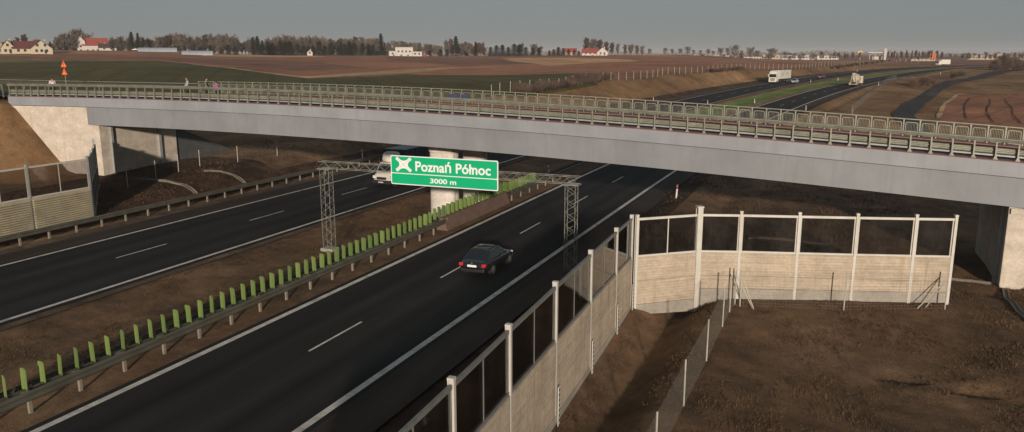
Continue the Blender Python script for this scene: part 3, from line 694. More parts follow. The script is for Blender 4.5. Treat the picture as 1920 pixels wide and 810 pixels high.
# sign
X0, X1, Z0, Z1, SY = -24.85, -17.76, 4.46, 6.22, 41.12
sg = thing('road_sign', ((X0+X1)/2, SY, Z0), 'large green direction sign reading Poznań Północ 3000 m', 'sign')
def rrect(x0, x1, z0, z1, r, y, n=6):
    pts = []
    for cx_, cz_, a0 in ((x1-r, z1-r, 0), (x0+r, z1-r, 90), (x0+r, z0+r, 180), (x1-r, z0+r, 270)):
        for k in range(n+1): a = R(a0+90*k/n); pts.append((cx_+r*math.cos(a), y, cz_+r*math.sin(a)))
    return pts
MB().prism(rrect(X0, X1, Z0, Z1, .10, SY), (0, .06, 0)).build('back_plate', M['signwhite'], sg)
DIV = Z0+.685
MB().prism(rrect(X0+.055, X1-.055, DIV+.025, Z1-.055, .07, SY-.006), (0, .01, 0)).build('board', M['signgreen'], sg)
MB().prism(rrect(X0+.055, X1-.055, Z0+.055, DIV-.025, .07, SY-.006), (0, .01, 0)).build('board', M['signgreen'], sg)
for x in np.linspace(X0+.6, X1-.6, 4): MB().box((x, SY+.1, (Z0+Z1)/2), (.08, .08, Z1-Z0-.1)).build('bracket', M['signback'], sg)
def text(body, xc, zc, h, width, name, m, y, parent, bold=.012, rz=0):
    c = bpy.data.curves.new(name, 'FONT'); c.body = body; c.size = 1; c.align_x = 'CENTER'; c.align_y = 'CENTER'; c.extrude = .006; c.offset = bold; c.resolution_u = 5
    t = bpy.data.objects.new('t', c); COL.objects.link(t); dg = bpy.context.evaluated_depsgraph_get(); me_ = bpy.data.meshes.new_from_object(t.evaluated_get(dg))
    bpy.data.objects.remove(t); xs = [v.co.x for v in me_.vertices]; ys = [v.co.y for v in me_.vertices]
    wx = max(xs)-min(xs); cx_ = (max(xs)+min(xs))/2; sc = width/wx; sv = h/(max(ys)-min(ys)) if h else sc; cy_ = (max(ys)+min(ys))/2
    for v in me_.vertices: v.co = ((v.co.x-cx_)*sc, -v.co.z*.6, (v.co.y-cy_)*sv)
    me_.materials.clear(); me_.materials.append(m); o = bpy.data.objects.new(name, me_); COL.objects.link(o); o.parent = parent
    og = ORG[parent.name]; o.location = (xc-og[0], y-og[1], zc-og[2]); return o
W = X1-X0
text('Poznań Północ', X0+W*.588, Z1-.56, .66, W*.695, 'lettering', M['signwhite'], SY-.012, sg, .022)
text('3000 m', X0+W*.50, Z0+.345, .30, W*.245, 'lettering', M['signwhite'], SY-.012, sg, .022)
# interchange symbol: crossing bands joined by curved ramps
cx_, cz_, hw, hh = X0+W*.127, Z1-.53, .50, .385; ds = MB(); yy = SY-.016
for s_ in (-1, 1):
    a = Vector((cx_-hw, yy, cz_-hh*s_)); b = Vector((cx_+hw, yy, cz_+hh*s_)); d = (b-a).normalized(); n = Vector((-d.z, 0, d.x))*.095
    o3 = Vector((0, 0 if s_ < 0 else -.003, 0)); ds.prism([a-n+o3, b-n+o3, b+n+o3, a+n+o3], (0, .006, 0))
ring = []
def arc_quad(p0, p1, sag, w, ofs=0.):
    pts = []; n = 10; p0, p1 = Vector(p0), Vector(p1); m_ = (p0+p1)/2; inn = (Vector((cx_, yy, cz_))-m_).normalized()
    for k in range(n+1):
        t = k/n; q = p0.lerp(p1, t)+inn*sag*4*t*(1-t); pts.append(q)
    lo, hi = [], []
    for k in range(n+1):
        d = (pts[min(n, k+1)]-pts[max(0, k-1)]).normalized(); nn = Vector((-d.z, 0, d.x))*w/2; lo.append(pts[k]-nn+Vector((0, .003+ofs, 0))); hi.append(pts[k]+nn+Vector((0, .003+ofs, 0)))
    for k in range(n): ds.add([lo[k], lo[k+1], hi[k+1], hi[k]], ((0, 1, 2, 3),))
for p0, p1, sg_ in (((-.86, .86), (.86, .86), .16), ((-.86, -.86), (.86, -.86), .16), ((-.86, .86), (-.86, -.86), .20), ((.86, .86), (.86, -.86), .20)):
    arc_quad((cx_+hw*p0[0], yy, cz_+hh*p0[1]), (cx_+hw*p1[0], yy, cz_+hh*p1[1]), sg_, .12, .0 if p0[1] == p1[1] else .0015)
ds.build('interchange_symbol', M['signwhite'], sg)
ln = MB()
for s_ in (-1, 1): ln.bar((cx_-hw*.9, yy-.006-.002*s_, cz_-hh*.9*s_), (cx_+hw*.9, yy-.006-.002*s_, cz_+hh*.9*s_), .004, .016)
ln.build('symbol_line', M['signpink'], sg)
# ------------------------------------------------------------------ vehicles (local metres, front towards +Y)
def wheel(parent, x, y, r=.31, w=.21, rim=None):
    t = MB().tube((x-w/2, y, r), (x+w/2, y, r), r, n=20).build('wheel', M['tyre'], parent)
    s = 1 if x > 0 else -1; mb = MB(); mb.tube((x+s*(w/2-.01), y, r), (x+s*(w/2+.012), y, r), r*.66, r*.60, n=20)
    mb.build('rim', rim or M['rim'], t)
    sp = MB()
    for k in range(5):
        a = 2*math.pi*k/5; sp.tube((x+s*(w/2+.014), y+math.cos(a)*r*.36, r+math.sin(a)*r*.36), (x+s*(w/2+.018), y+math.cos(a)*r*.36, r+math.sin(a)*r*.36), r*.12, n=8)
    sp.build('hub_hole', M['chassis'], t); return t
def loft(rings, m, name, parent, sub=1, smooth=True):
    n = len(rings[0]); vs = [p for r in rings for p in r]
    fs = [(i*n+k, i*n+(k+1) % n, (i+1)*n+(k+1) % n, (i+1)*n+k) for i in range(len(rings)-1) for k in range(n)]+[tuple(range(n)), tuple(range((len(rings)-1)*n, len(rings)*n))]
    o = MB().add(vs, fs).build(name, m, parent, smooth=smooth)
    if sub: s = o.modifiers.new('s', 'SUBSURF'); s.levels = s.render_levels = sub
    return o
def make_car(label, paint, L=4.45, W=1.74, Hh=1.43, cat='car', boot=False):
    t = thing('car', (0, 0, 0), label, cat, world=False); hw = W/2; h = L/2
    st = [(-h, .72, .42, .62, .66), (-h+.07, .90, .32, .80, .86), (-h+.55, .99, .23, .93, .97), (-.9, 1, .20, .91, .93), (0, 1, .20, .90, .92), (.85, 1, .20, .88, .91), (1.5, .98, .22, .78, .84), (h-.32, .93, .25, .70, .76), (h-.05, .80, .33, .58, .63), (h, .70, .40, .50, .53)]
    rings = []
    for y, w, zl, zs, zt in st:
        w *= hw; rings.append([(-w*.86, y, zl), (-w, y, zl+.16), (-w, y, (zl+zs)/2+.06), (-w*.96, y, zs), (-w*.80, y, zt), (0, y, zt+.03), (w*.80, y, zt), (w*.96, y, zs), (w, y, (zl+zs)/2+.06), (w, y, zl+.16), (w*.86, y, zl), (0, y, zl-.02)])
    body = loft(rings, paint, 'body', t, 1)
    zb = .90; rb = -h+.42 if not boot else -h+.80; rf = 1.02; tb = rb+(.78 if not boot else .55); tf = .22; zr = Hh; bw, tw = hw*.93, hw*.72
    b = [(-bw, rb, zb), (bw, rb, zb), (bw, rf, zb-.02), (-bw, rf, zb-.02)]; q = [(-tw*.95, tb, zr-.06), (tw*.95, tb, zr-.06), (tw, tf, zr-.05), (-tw, tf, zr-.05)]
    cab = MB().add(b+q, ((0,3,2,1),(4,5,6,7),(0,1,5,4),(1,2,6,5),(2,3,7,6),(3,0,4,7))).build('cabin', paint, t, bevel=.05)
    # roof panel, slightly crowned
    loft([[(-tw*.9, tb-.05, zr-.09), (-tw*.6, tb-.04, zr-.05), (0, tb-.04, zr-.035), (tw*.6, tb-.04, zr-.05), (tw*.9, tb-.05, zr-.09), (0, tb, zr-.12)],
          [(-tw, tb+.2, zr-.05), (-tw*.7, tb+.2, zr-.005), (0, tb+.2, zr+.01), (tw*.7, tb+.2, zr-.005), (tw, tb+.2, zr-.05), (0, tb+.2, zr-.1)],
          [(-tw*1.02, tf-.2, zr-.05), (-tw*.7, tf-.2, zr), (0, tf-.2, zr+.01), (tw*.7, tf-.2, zr), (tw*1.02, tf-.2, zr-.05), (0, tf-.2, zr-.1)],
          [(-tw, tf+.03, zr-.08), (-tw*.7, tf+.05, zr-.045), (0, tf+.06, zr-.035), (tw*.7, tf+.05, zr-.045), (tw, tf+.03, zr-.08), (0, tf, zr-.12)]], paint, 'roof', t, 1)
    def pane(c4, i0, i1, j0, j1, nm, off=.012):
        A, B, C_, D_ = [Vector(c) for c in c4]; n = (B-A).cross(D_-A).normalized()*off
        f = lambda i, j: A.lerp(B, i).lerp(D_.lerp(C_, i), j)
        P = [f(i0, j0)+n, f(i1, j0)+n, f(i1-.03*(1 if i1 > i0 else -1), j1)+n, f(i0+.03*(1 if i1 > i0 else -1), j1)+n]
        return MB().prism(P, -n*.8).build(nm, M['autoglass'], t)
    V = b+q
    pane((V[0], V[1], V[5], V[4]), .05, .95, .05, .90, 'rear_window')
    pane((V[2], V[3], V[7], V[6]), .04, .96, .04, .94, 'windscreen')
    for a0, a1, a2, a3, rv in ((V[1], V[2], V[6], V[5], 0), (V[3], V[0], V[4], V[7], 1)):
        for i0, i1 in ((.06, .30), (.33, .62), (.65, .95)):
            if rv: i0, i1 = 1-i1, 1-i0
            pane((a0, a1, a2, a3), i0, i1, .08, .88, 'side_window')
    for s_ in (-1, 1):
        MB().box((s_*hw*.79, -h+.08, .74), (.24, .14, .18)).build('tail_light', M['taillight'], t, bevel=.03)
        MB().box((s_*hw*.66, h-.11, .60), (.34, .16, .14)).build('headlight', M['rim'], t, bevel=.05)
        m_ = MB().box((s_*(hw+.08), .72, .98), (.18, .09, .13)).build('mirror', paint, t, bevel=.03)
        wheel(t, s_*(hw-.09), -1.22); wheel(t, s_*(hw-.09), 1.32)
    MB().box((0, -h+.07, .43), (W*.84, .14, .20)).build('rear_bumper', M['blackpaint'], t, bevel=.06)
    MB().box((0, h-.02, .40), (W*.82, .12, .20)).build('front_bumper', M['trim'], t, bevel=.04)
    MB().box((0, -h-.005, .70), (.54, .04, .12)).build('number_plate', M['signwhite'], t)
    MB().box((0, h+.045, .44), (.50, .02, .11)).build('number_plate', M['signwhite'], t)
    MB().box((0, -h-.02, .87), (.10, .04, .05)).build('badge', M['rim'], t)
    return t
black = carpaint('black_car_paint', (.010, .011, .013), .22); silver = carpaint('silver_car_paint', (.40, .43, .44), .35); red = carpaint('dark_red_car_paint', (.16, .02, .03))
wpaint = plain('white_truck_paint', (.66, .62, .53), .4, 0, .06, 1., dirt=(.42, .36, .28))
c = make_car('black hatchback driving away on the near carriageway, red tail lights and white plate', black); c.location = (-18.15, 40.45, 0); c.rotation_euler.z = R(1)
def on_road(o, px, py, rz=0, off=None):
    p = ground_hit(px, py); u = p.y; h = Hu(u); o.location = (p.x, p.y, float(Zu(u))+.0); o.rotation_euler.z = -h+rz; return o
def lane(o, off, u, away): 
    p = road_pt(u, off); o.location = p; o.rotation_euler.z = -Hu(u)+(0 if away else math.pi); return o
c = make_car('silver car following the white articulated lorry', silver, 4.2, 1.72, 1.5); CAR2 = c
c = make_car('small dark red car approaching farther along behind the silver one', red, 4.0, 1.7, 1.5); CAR3 = c

# box van with roof fairing
t = thing('box_truck', (0, 0, 0), 'white box truck with rounded roof fairing and dark blue load body under the overpass', 'truck', world=False)
def cabring(y, w, z0, z1, z2): return [(-w*.9, y, z0), (-w, y, z0+.15), (-w, y, z1), (-w*.86, y, z2), (0, y, z2+.03), (w*.86, y, z2), (w, y, z1), (w, y, z0+.15), (w*.9, y, z0), (0, y, z0)]
loft([cabring(0, .95, .42, .72, .95), cabring(.03, .98, .38, .9, 1.12), cabring(-.35, 1.0, .36, 1.12, 1.30), cabring(-.62, 1.02, .36, 1.2, 1.42), cabring(-2.2, 1.02, .36, 1.2, 1.45)][1:], wpaint, 'cab', t, 1)
loft([[(-.92, -.60, 1.30), (.92, -.60, 1.30), (.98, -1.35, 1.30), (.98, -2.2, 1.30), (-.98, -2.2, 1.30), (-.98, -1.35, 1.30)], [(-.80, -1.10, 2.15), (.80, -1.10, 2.15), (.86, -1.4, 2.2), (.88, -2.2, 2.2), (-.88, -2.2, 2.2), (-.86, -1.4, 2.2)]], wpaint, 'cab_upper', t, 0, False)
MB().prism([(-.84, -.655, 1.40), (.84, -.655, 1.40), (.74, -1.06, 2.08), (-.74, -1.06, 2.08)], (0, .03, .02)).build('windscreen', M['autoglass'], t)
for s_ in (-1, 1):
    MB().prism([(s_*.972, -.90, 1.40), (s_*.985, -1.75, 1.40), (s_*.90, -1.75, 2.05), (s_*.875, -1.20, 2.05)], (s_*.02, 0, .004)).build('side_window', M['autoglass'], t)
    MB().box((s_*.76, -.02, .98), (.34, .22, .26)).build('headlight', M['lamp'], t, bevel=.05)
    m_ = MB().box((s_*1.22, -.80, 1.55), (.20, .12, .42)).build('mirror', M['trim'], t, bevel=.03); MB().bar((s_*.98, -.85, 1.5), (s_*1.2, -.8, 1.5), .05).build('arm', M['trim'], m_)
    wheel(t, s_*.88, -.95, .36, .24); wheel(t, s_*.92, -5.6, .36, .40)
MB().box((0, .03, .50), (1.96, .30, .34)).build('bumper', M['trim'], t, bevel=.06)
MB().box((0, .045, .86), (1.0, .10, .24)).build('grille', M['trim'], t, bevel=.03)
MB().box((0, .20, .52), (.52, .02, .11)).build('number_plate', M['signwhite'], t)
loft([[(-.85, -1.02, 2.16), (.85, -1.02, 2.16), (.90, -2.2, 2.18), (-.90, -2.2, 2.18)], [(-.98, -1.08, 2.42), (.98, -1.08, 2.42), (1.04, -2.2, 2.42), (-1.04, -2.2, 2.42)], [(-1.0, -1.45, 2.85), (1.0, -1.45, 2.85), (1.08, -2.25, 2.9), (-1.08, -2.25, 2.9)], [(-.92, -1.95, 3.18), (.92, -1.95, 3.18), (1.02, -2.3, 3.22), (-1.02, -2.3, 3.22)]], wpaint, 'roof_fairing', t, 1)
text_m = M['trim']
MB().box((0, -1.16, 2.66), (.45, .02, .09)).build('fairing_mark', M['greypost'], t) if False else None
dk = plain('dark_blue_tarpaulin', (.018, .028, .050), .35, 0, .2, 1.)
bx = MB().box((0, -5.3, 2.05), (2.42, 6.0, 2.55)).build('load_body', dk, t, bevel=.05)
for y in np.linspace(-8.2, -2.4, 7): MB().box((0, y, 2.08), (2.46, .05, 2.5)).build('body_rib', M['trim'], bx)
MB().box((0, -5.0, .62), (.9, 7.4, .22)).build('chassis', M['chassis'], t)
t.location = (-38.85, 62.6, 0); t.rotation_euler.z = math.pi

# articulated lorry
t = thing('articulated_lorry', (0, 0, 0), 'white articulated lorry heading towards the bridge on the far carriageway', 'lorry', world=False); LORRY = t
loft([[(-1.2, 0, .5), (1.2, 0, .5), (1.25, -2.2, .5), (-1.25, -2.2, .5)], [(-1.23, .04, 1.6), (1.23, .04, 1.6), (1.25, -2.2, 1.6), (-1.25, -2.2, 1.6)], [(-1.2, -.08, 2.9), (1.2, -.08, 2.9), (1.25, -2.2, 2.95), (-1.25, -2.2, 2.95)], [(-1.08, -.55, 3.75), (1.08, -.55, 3.75), (1.15, -2.2, 3.9), (-1.15, -2.2, 3.9)]], wpaint, 'cab', t, 0, False)
MB().prism([(-1.12, .02, 1.85), (1.12, .02, 1.85), (1.08, -.07, 2.85), (-1.08, -.07, 2.85)], (0, .03, 0)).build('windscreen', M['autoglass'], t)
for z, w, h_ in ((1.45, 1.5, .16), (1.15, 1.5, .16), (.85, 1.3, .2)): MB().box((0, .05, z), (w, .06, h_)).build('grille', M['trim'], t)
for s_ in (-1, 1):
    MB().box((s_*1.0, .04, .72), (.36, .1, .22)).build('headlight', M['lamp'], t); MB().box((s_*1.42, -.15, 2.4), (.22, .15, .75)).build('mirror', wpaint, t)
    MB().prism([(s_*1.25, -.45, 1.9), (s_*1.25, -1.3, 1.9), (s_*1.25, -1.3, 2.7), (s_*1.23, -.45, 2.7)], (s_*.02, 0, 0)).build('side_window', M['autoglass'], t)
    for y in (-1.2, -5.0, -11.5, -12.8, -14.1): wheel(t, s_*1.08, y, .5, .3)
bx = MB().box((0, -9.3, 2.6), (2.55, 13.4, 2.75)).build('trailer', wpaint, t, bevel=.03)
for s_ in (-1, 1):
    for y0 in (-6.3, -12.0):
        for k, (dy, w_, z) in enumerate(((0, 2.7, 3.05), (.1, 2.3, 2.75), (0, 2.6, 2.4))): MB().box((s_*1.285, y0+dy, z), (.012, w_, .14)).build('side_stripe', M['greypost'], bx)
    MB().box((s_*1.285, -9.2, 2.6), (.02, .10, 2.7)).build('body_rib', M['greypost'], bx)
MB().box((0, -9.0, 1.05), (1.0, 13.0, .3)).build('chassis', M['chassis'], t); MB().box((0, .1, .52), (2.4, .2, .3)).build('bumper', wpaint, t)

# concrete mixer seen from behind
t = thing('concrete_mixer', (0, 0, 0), 'cream concrete mixer truck seen from behind on the right carriageway', 'truck', world=False); MIXER = t
cream = plain('cream_paint', (.58, .50, .38), .5, 0, .1, 1., dirt=(.25, .18, .11))
rg = []
for y, z, r in ((-.1, 2.85, .42), (.1, 2.78, .58), (1.0, 2.60, 1.02), (2.3, 2.35, 1.25), (3.4, 2.2, 1.22), (4.8, 2.0, .85), (5.2, 1.95, .6)):
    rg.append([(r*math.cos(a), y+.18*r*math.sin(a)*.6, z+r*math.sin(a)) for a in [2*math.pi*k/20 for k in range(20)]])
loft(rg, cream, 'drum', t, 1)
sp_ = MB(); 
for k in range(60):
    a0 = k*.32; f = k/60; y = .5+4.*f; r = np.interp(y, [0, 1, 2.3, 3.4, 4.8], [.5, 1.05, 1.28, 1.25, .88]); z = np.interp(y, [0, 4.8], [2.8, 2.0])
    sp_.box((r*math.cos(a0), y, z+r*math.sin(a0)), (.22, .14, .22))
sp_.build('drum_stripe', M['oldconc'], bpy.data.objects['drum'])
MB().prism([(-.5, -.55, 3.9), (.5, -.55, 3.9), (.25, -.25, 3.1), (-.25, -.25, 3.1)], (0, .55, .1)).build('hopper', cream, t)
MB().prism([(-.35, -.2, 2.4), (.35, -.2, 2.4), (.6, -.9, 1.3), (.1, -.9, 1.3)], (0, -.12, .1)).build('chute', cream, t)
for s_ in (-1, 1):
    MB().bar((s_*.8, -.2, 1.0), (s_*.55, -.2, 3.4), .12).build('drum_support', cream, t)
    MB().prism([(s_*.75, -.7, 1.05), (s_*.75, .4, 1.2), (s_*.75, 1.9, 1.2), (s_*.75, 2.0, 1.1), (s_*.75, -.7, .95)], (s_*.5, 0, 0)).build('mudguard', cream, t)
    for y in (0, 1.35, 4.6, 6.2): wheel(t, s_*1.05, y, .5, .34)
    MB().box((s_*.98, -.72, .75), (.34, .06, .16)).build('tail_light', M['taillight'], t); MB().box((s_*1.4, 6.9, 2.3), (.2, .1, .5)).build('mirror', M['trim'], t)
MB().bar((.55, -.75, 1.1), (.35, -.55, 3.7), .06).build('ladder', M['oldconc'], t); MB().box((0, -.75, .75), (2.3, .12, .25)).build('rear_bumper', cream, t)
MB().box((0, 3.2, .95), (1.0, 8.2, .3)).build('chassis', M['chassis'], t)
cb = MB().box((0, 6.6, 1.85), (2.4, 1.7, 2.2)).build('cab', cream, t, bevel=.12); MB().box((0, 5.73, 2.35), (1.6, .03, .5)).build('rear_window', M['autoglass'], cb); MB().box((0, 7.46, 2.3), (2.1, .03, .8)).build('windscreen', M['autoglass'], cb)

# distant white lorry
t = thing('white_lorry', (0, 0, 0), 'distant white lorry where the far carriageway bends out of sight', 'lorry', world=False); FARL = t
loft([[(-1.1, 0, .5), (1.1, 0, .5), (1.1, -1.8, .5), (-1.1, -1.8, .5)], [(-1.1, 0, 1.5), (1.1, 0, 1.5), (1.1, -1.8, 1.5), (-1.1, -1.8, 1.5)], [(-1.0, -.5, 2.6), (1.0, -.5, 2.6), (1.0, -1.8, 2.7), (-1.0, -1.8, 2.7)]], wpaint, 'cab', t, 0, False)
MB().prism([(-1.0, -.02, 1.55), (1.0, -.02, 1.55), (.95, -.47, 2.5), (-.95, -.47, 2.5)], (0, .03, .01)).build('windscreen', M['autoglass'], t)
MB().box((0, -5.2, 2.25), (2.5, 6.8, 2.7)).build('load_body', wpaint, t, bevel=.05); MB().box((0, -4.6, .75), (.9, 7.6, .25)).build('chassis', M['chassis'], t)
for s_ in (-1, 1):
    for y in (-.9, -6.4): wheel(t, s_*1.0, y, .48, .3)

lane(LORRY, -43.0, 0, False); on_road(LORRY, 1448, 157.5, math.pi); on_road(CAR2, 1490, 157.5, math.pi); on_road(CAR3, 1540, 148, math.pi); on_road(MIXER, 1600, 163.5); on_road(FARL, 1757, 122.5, math.pi)
FARL.rotation_euler.z += R(-28)

# ------------------------------------------------------------------ people on the overpass
def skin_body(name, m, joints, edges, parent=None, org=(0, 0, 0), sub=2):
    me_ = bpy.data.meshes.new(name); me_.from_pydata([j[0] for j in joints], edges, []); o = bpy.data.objects.new(name, me_); COL.objects.link(o)
    sk = o.modifiers.new('skin', 'SKIN'); s = o.modifiers.new('sub', 'SUBSURF'); s.levels = s.render_levels = sub
    for i, j in enumerate(joints): me_.skin_vertices[0].data[i].radius = (j[1], j[1] if len(j) < 3 else j[2]); me_.skin_vertices[0].data[i].use_root = (i == 0)
    me_.materials.append(m); 
    if parent: o.parent = parent
    return o
skin = plain('skin', (.42, .26, .18), .6)
def person(loc, rz, label, top, trousers, hair, h=1.75, reach=0., stride=.12, bend=0., hat=None):
    k = h/1.75; Z = lambda z: z*k
    t = thing('person', loc, label, 'person', 'people on the overpass', world=False); t.rotation_euler.z = rz
    b = bend
    J = [((0, 0, Z(.96)), .15, .11), ((0, b*.3, Z(1.18)), .135, .10), ((0, b*.7, Z(1.40)), .165, .10), ((0, b, Z(1.50)), .06, .06), ((0, b+.02, Z(1.56)), .055, .055),
         ((-.19, b*.8, Z(1.42)), .055, .055), ((-.25, b+.02+reach*.2, Z(1.16)), .042, .042), ((-.24, b+.14+reach*.5, Z(.95)+reach*.25), .032, .032), ((.19, b*.8, Z(1.42)), .055, .055), ((.25, b+.02+reach*.2, Z(1.16)), .042, .042), ((.24, b+.14+reach*.5, Z(.95)+reach*.25), .032, .032),
         ((-.10, 0, Z(.88)), .10, .10), ((-.11, stride*.6, Z(.48)), .062, .062), ((-.11, stride-.03, Z(.09)), .042, .042), ((-.12, stride+.15, Z(.04)), .038, .038),
         ((.10, 0, Z(.88)), .10, .10), ((.11, -stride*.3, Z(.48)), .062, .062), ((.11, -stride-.08, Z(.09)), .042, .042), ((.12, -stride+.10, Z(.04)), .038, .038)]
    E_ = [(0,1),(1,2),(2,3),(3,4),(2,5),(5,6),(6,7),(2,8),(8,9),(9,10),(0,11),(11,12),(12,13),(13,14),(0,15),(15,16),(16,17),(17,18)]
    body = skin_body('body', skin, J, E_, t)
    def ball(c, rx, ry, rz_, m, nm, par):
        bm_ = bmesh.new(); bmesh.ops.create_uvsphere(bm_, u_segments=14, v_segments=10, radius=1)
        for v in bm_.verts: v.co = Vector((v.co.x*rx+c[0], v.co.y*ry+c[1], v.co.z*rz_+c[2]))
        me_ = bpy.data.meshes.new(nm); bm_.to_mesh(me_); bm_.free(); me_.shade_smooth(); me_.materials.append(m); o = bpy.data.objects.new(nm, me_); COL.objects.link(o); o.parent = par; return o
    hd = ball((0, b+.03, Z(1.66)), .077, .095, .115, skin, 'head', t)
    ball((0, b+.012, Z(1.69)), .086, .098, .100, hair, 'hair', hd); ball((0, b+.128, Z(1.65)), .014, .02, .02, skin, 'nose', hd)
    for s_ in (-1, 1):
        ball((s_*.03, b+.115, Z(1.675)), .010, .008, .007, M['blackpaint'], 'eye', hd)
        hx, hy, hz = s_*.24, b+.14+reach*.5, Z(.95)+reach*.25; ball((hx, hy+.03, hz-.05), .03, .02, .05, skin, 'palm', t)
        for f in range(4): MB().tube((hx-.022+.015*f, hy+.035, hz-.08), (hx-.022+.015*f, hy+.05, hz-.145-.012*(f in (1, 2))), .008, .006, n=5).build('finger', skin, t)
        MB().tube((hx-s_*.025, hy+.04, hz-.04), (hx-s_*.04, hy+.065, hz-.09), .009, .007, n=5).build('thumb', skin, t)
    Jt = [((0, 0, Z(.93)), .175, .13), ((0, b*.3, Z(1.18)), .16, .125), ((0, b*.7, Z(1.40)), .185, .125), ((0, b*.95, Z(1.48)), .08, .08), ((-.19, b*.8, Z(1.42)), .078, .075), ((-.25, b+.02+reach*.2, Z(1.16)), .06, .06), ((-.245, b+.11+reach*.45, Z(1.0)+reach*.2), .048, .048), ((.19, b*.8, Z(1.42)), .078, .075), ((.25, b+.02+reach*.2, Z(1.16)), .06, .06), ((.245, b+.11+reach*.45, Z(1.0)+reach*.2), .048, .048)]
    skin_body('shirt', top, Jt, [(0,1),(1,2),(2,3),(2,4),(4,5),(5,6),(2,7),(7,8),(8,9)], t)
    Jp = [((0, 0, Z(.95)), .16, .125)]+[(J[i][0], J[i][1]*1.22) for i in (11, 12, 13, 15, 16, 17)]
    skin_body('trousers', trousers, Jp, [(0,1),(1,2),(2,3),(0,4),(4,5),(5,6)], t)
    for i, s_ in ((14, -1), (18, 1)): p = J[i][0]; MB().box((p[0], p[1]-.03, .045), (.10, .27, .085)).build('shoe', M['blackpaint'], t, bevel=.02)
    return t
cl = lambda n, c: plain(n, c, .85, 0, .1, 6.)
deckp = lambda v, off: bp(v, off, -.01)
drk, hair = cl('dark_cloth', (.02, .02, .022)), cl('dark_hair', (.03, .02, .014))
person(deckp(-52.9, 3.0), R(150), 'person in a light grey shirt and dark trousers, tallest of the group on the overpass', cl('grey_shirt', (.36, .33, .34)), drk, hair, 1.8, .15, .16)
person(deckp(-50.7, 3.0), R(-60), 'person in an olive jacket and light collar standing behind a red bag on the overpass', cl('olive_jacket', (.12, .12, .085)), drk, hair, 1.78, .1, .04)
person(deckp(-49.4, 3.0), R(100), 'person in a magenta jacket leaning forward on the overpass', cl('magenta_jacket', (.50, .07, .36)), drk, hair, 1.52, .6, .08, .12)
person(deckp(-70.0, 2.6), R(60), 'person in a white top at the left end of the overpass', cl('white_top', (.62, .58, .60)), drk, hair, 1.72, .15, .05)
rb = MB().prism([(-.28, -.16, 0), (.28, -.16, 0), (.28, .16, 0), (-.28, .16, 0)], (0, 0, .42)).build('red_bag', cl('red_cloth', (.62, .07, .04)), bevel=.08)
rb.location = deckp(-50.45, 2.45); tag(rb, 'red bag on the deck in front of the person in olive', 'bag'); MB().tube((-.14, 0, .42), (0, 0, .56), .015).build('handle', M['trim'], rb); MB().tube((.14, 0, .42), (0, 0, .56), .015).build('handle', M['trim'], rb)
# ------------------------------------------------------------------ twin warning triangles
p = Vector((-72.3, 57.5, 8.0)); ws = thing('warning_sign', p, 'pole with two orange warning triangles standing on the left bridge approach', 'road sign')
MB().tube((p.x, p.y, p.z-.2), (p.x, p.y, 11.60), .035).build('pole', M['truss'], ws)
for z0, kind in ((10.92, 0), (10.16, 1)):
    c0 = Vector((p.x, p.y-.05, z0)); fw = Vector((.2, -1, 0)).normalized(); sd = Vector((1, .2, 0)).normalized(); e = .37
    def tri(s, off, m, nm, par):
        a = [c0+fw*off+sd*(-e*s)+Vector((0, 0, .28*(1-s)*.72)), c0+fw*off+sd*(e*s)+Vector((0, 0, .28*(1-s)*.72)), c0+fw*off+Vector((0, 0, .66-.28*(1-s)*1.5))]
        return MB().prism(a, fw*.012).build(nm, m, par)
    pl = tri(1, 0, M['redpaint'], 'sign_plate', ws); tri(.78, .014, M['orange'], 'face', pl)
    if kind == 0: q = MB(); q.box((c0.x+fw.x*.04, c0.y+fw.y*.04, z0+.33), (.07, .02, .22), math.atan2(sd.y, sd.x)); q.box((c0.x+fw.x*.04, c0.y+fw.y*.04, z0+.15), (.07, .02, .06), math.atan2(sd.y, sd.x)); q.build('exclamation_mark', M['blackpaint'], pl)
    else:
        q = MB()
        for s_ in (-1, 1): b0 = c0+fw*.04; q.bar(b0+sd*s_*.17+Vector((0, 0, .12)), b0+sd*s_*.15+Vector((0, 0, .22)), .03, .02); q.bar(b0+sd*s_*.15+Vector((0, 0, .21)), b0+sd*s_*.06+Vector((0, 0, .31)), .03, .02); q.bar(b0+sd*s_*.06+Vector((0, 0, .30)), b0+sd*s_*.06+Vector((0, 0, .40)), .03, .02)
        q.build('narrow_road_symbol', M['blackpaint'], pl)

# ------------------------------------------------------------------ roadside marker posts
def marker():
    t = thing('marker_post', (0, 0, 0), '', 'marker post', 'white marker posts beside the motorway', world=False)
    MB().prism([(-.06, -.04, -.1), (.06, -.04, -.1), (.06, .04, -.1), (-.06, .04, -.1)], (0, 0, 1.25)).build('post_body', M['white'], t, bevel=.012)
    MB().prism([(-.063, -.045, .72), (.063, -.045, .80), (.063, -.045, .98), (-.063, -.045, .90)], (0, .09, 0)).build('reflector_band', M['redpaint'], t); return t
mk = None
MK = [(1268,371,'white marker post with red band on the right verge just before the bridge shadow'),(680,299,'red and white marker post on the far left verge, left of the box truck'),
 (1225,189.5,'marker post at the foot of the brown bank beyond the bridge'),(1327,196,'marker post on the inner edge of the far carriageway, nearest the railing'),(1415,193.5,'marker post in the green median just beyond the railing'),
 (1520,155,'marker post beside the silver car'),(1571,151,'marker post in the median to the left of the mixer truck'),(1607,135,'marker post beyond the far carriageway above the mixer truck'),
 (1511,207,'marker post on the right verge rising behind the railing'),(1647,161,'marker post on the right verge, to the right of the mixer truck'),(1763,140,'farthest marker post on the right verge near the bend'),(1030,331,'small white marker post in the median under the overpass')]
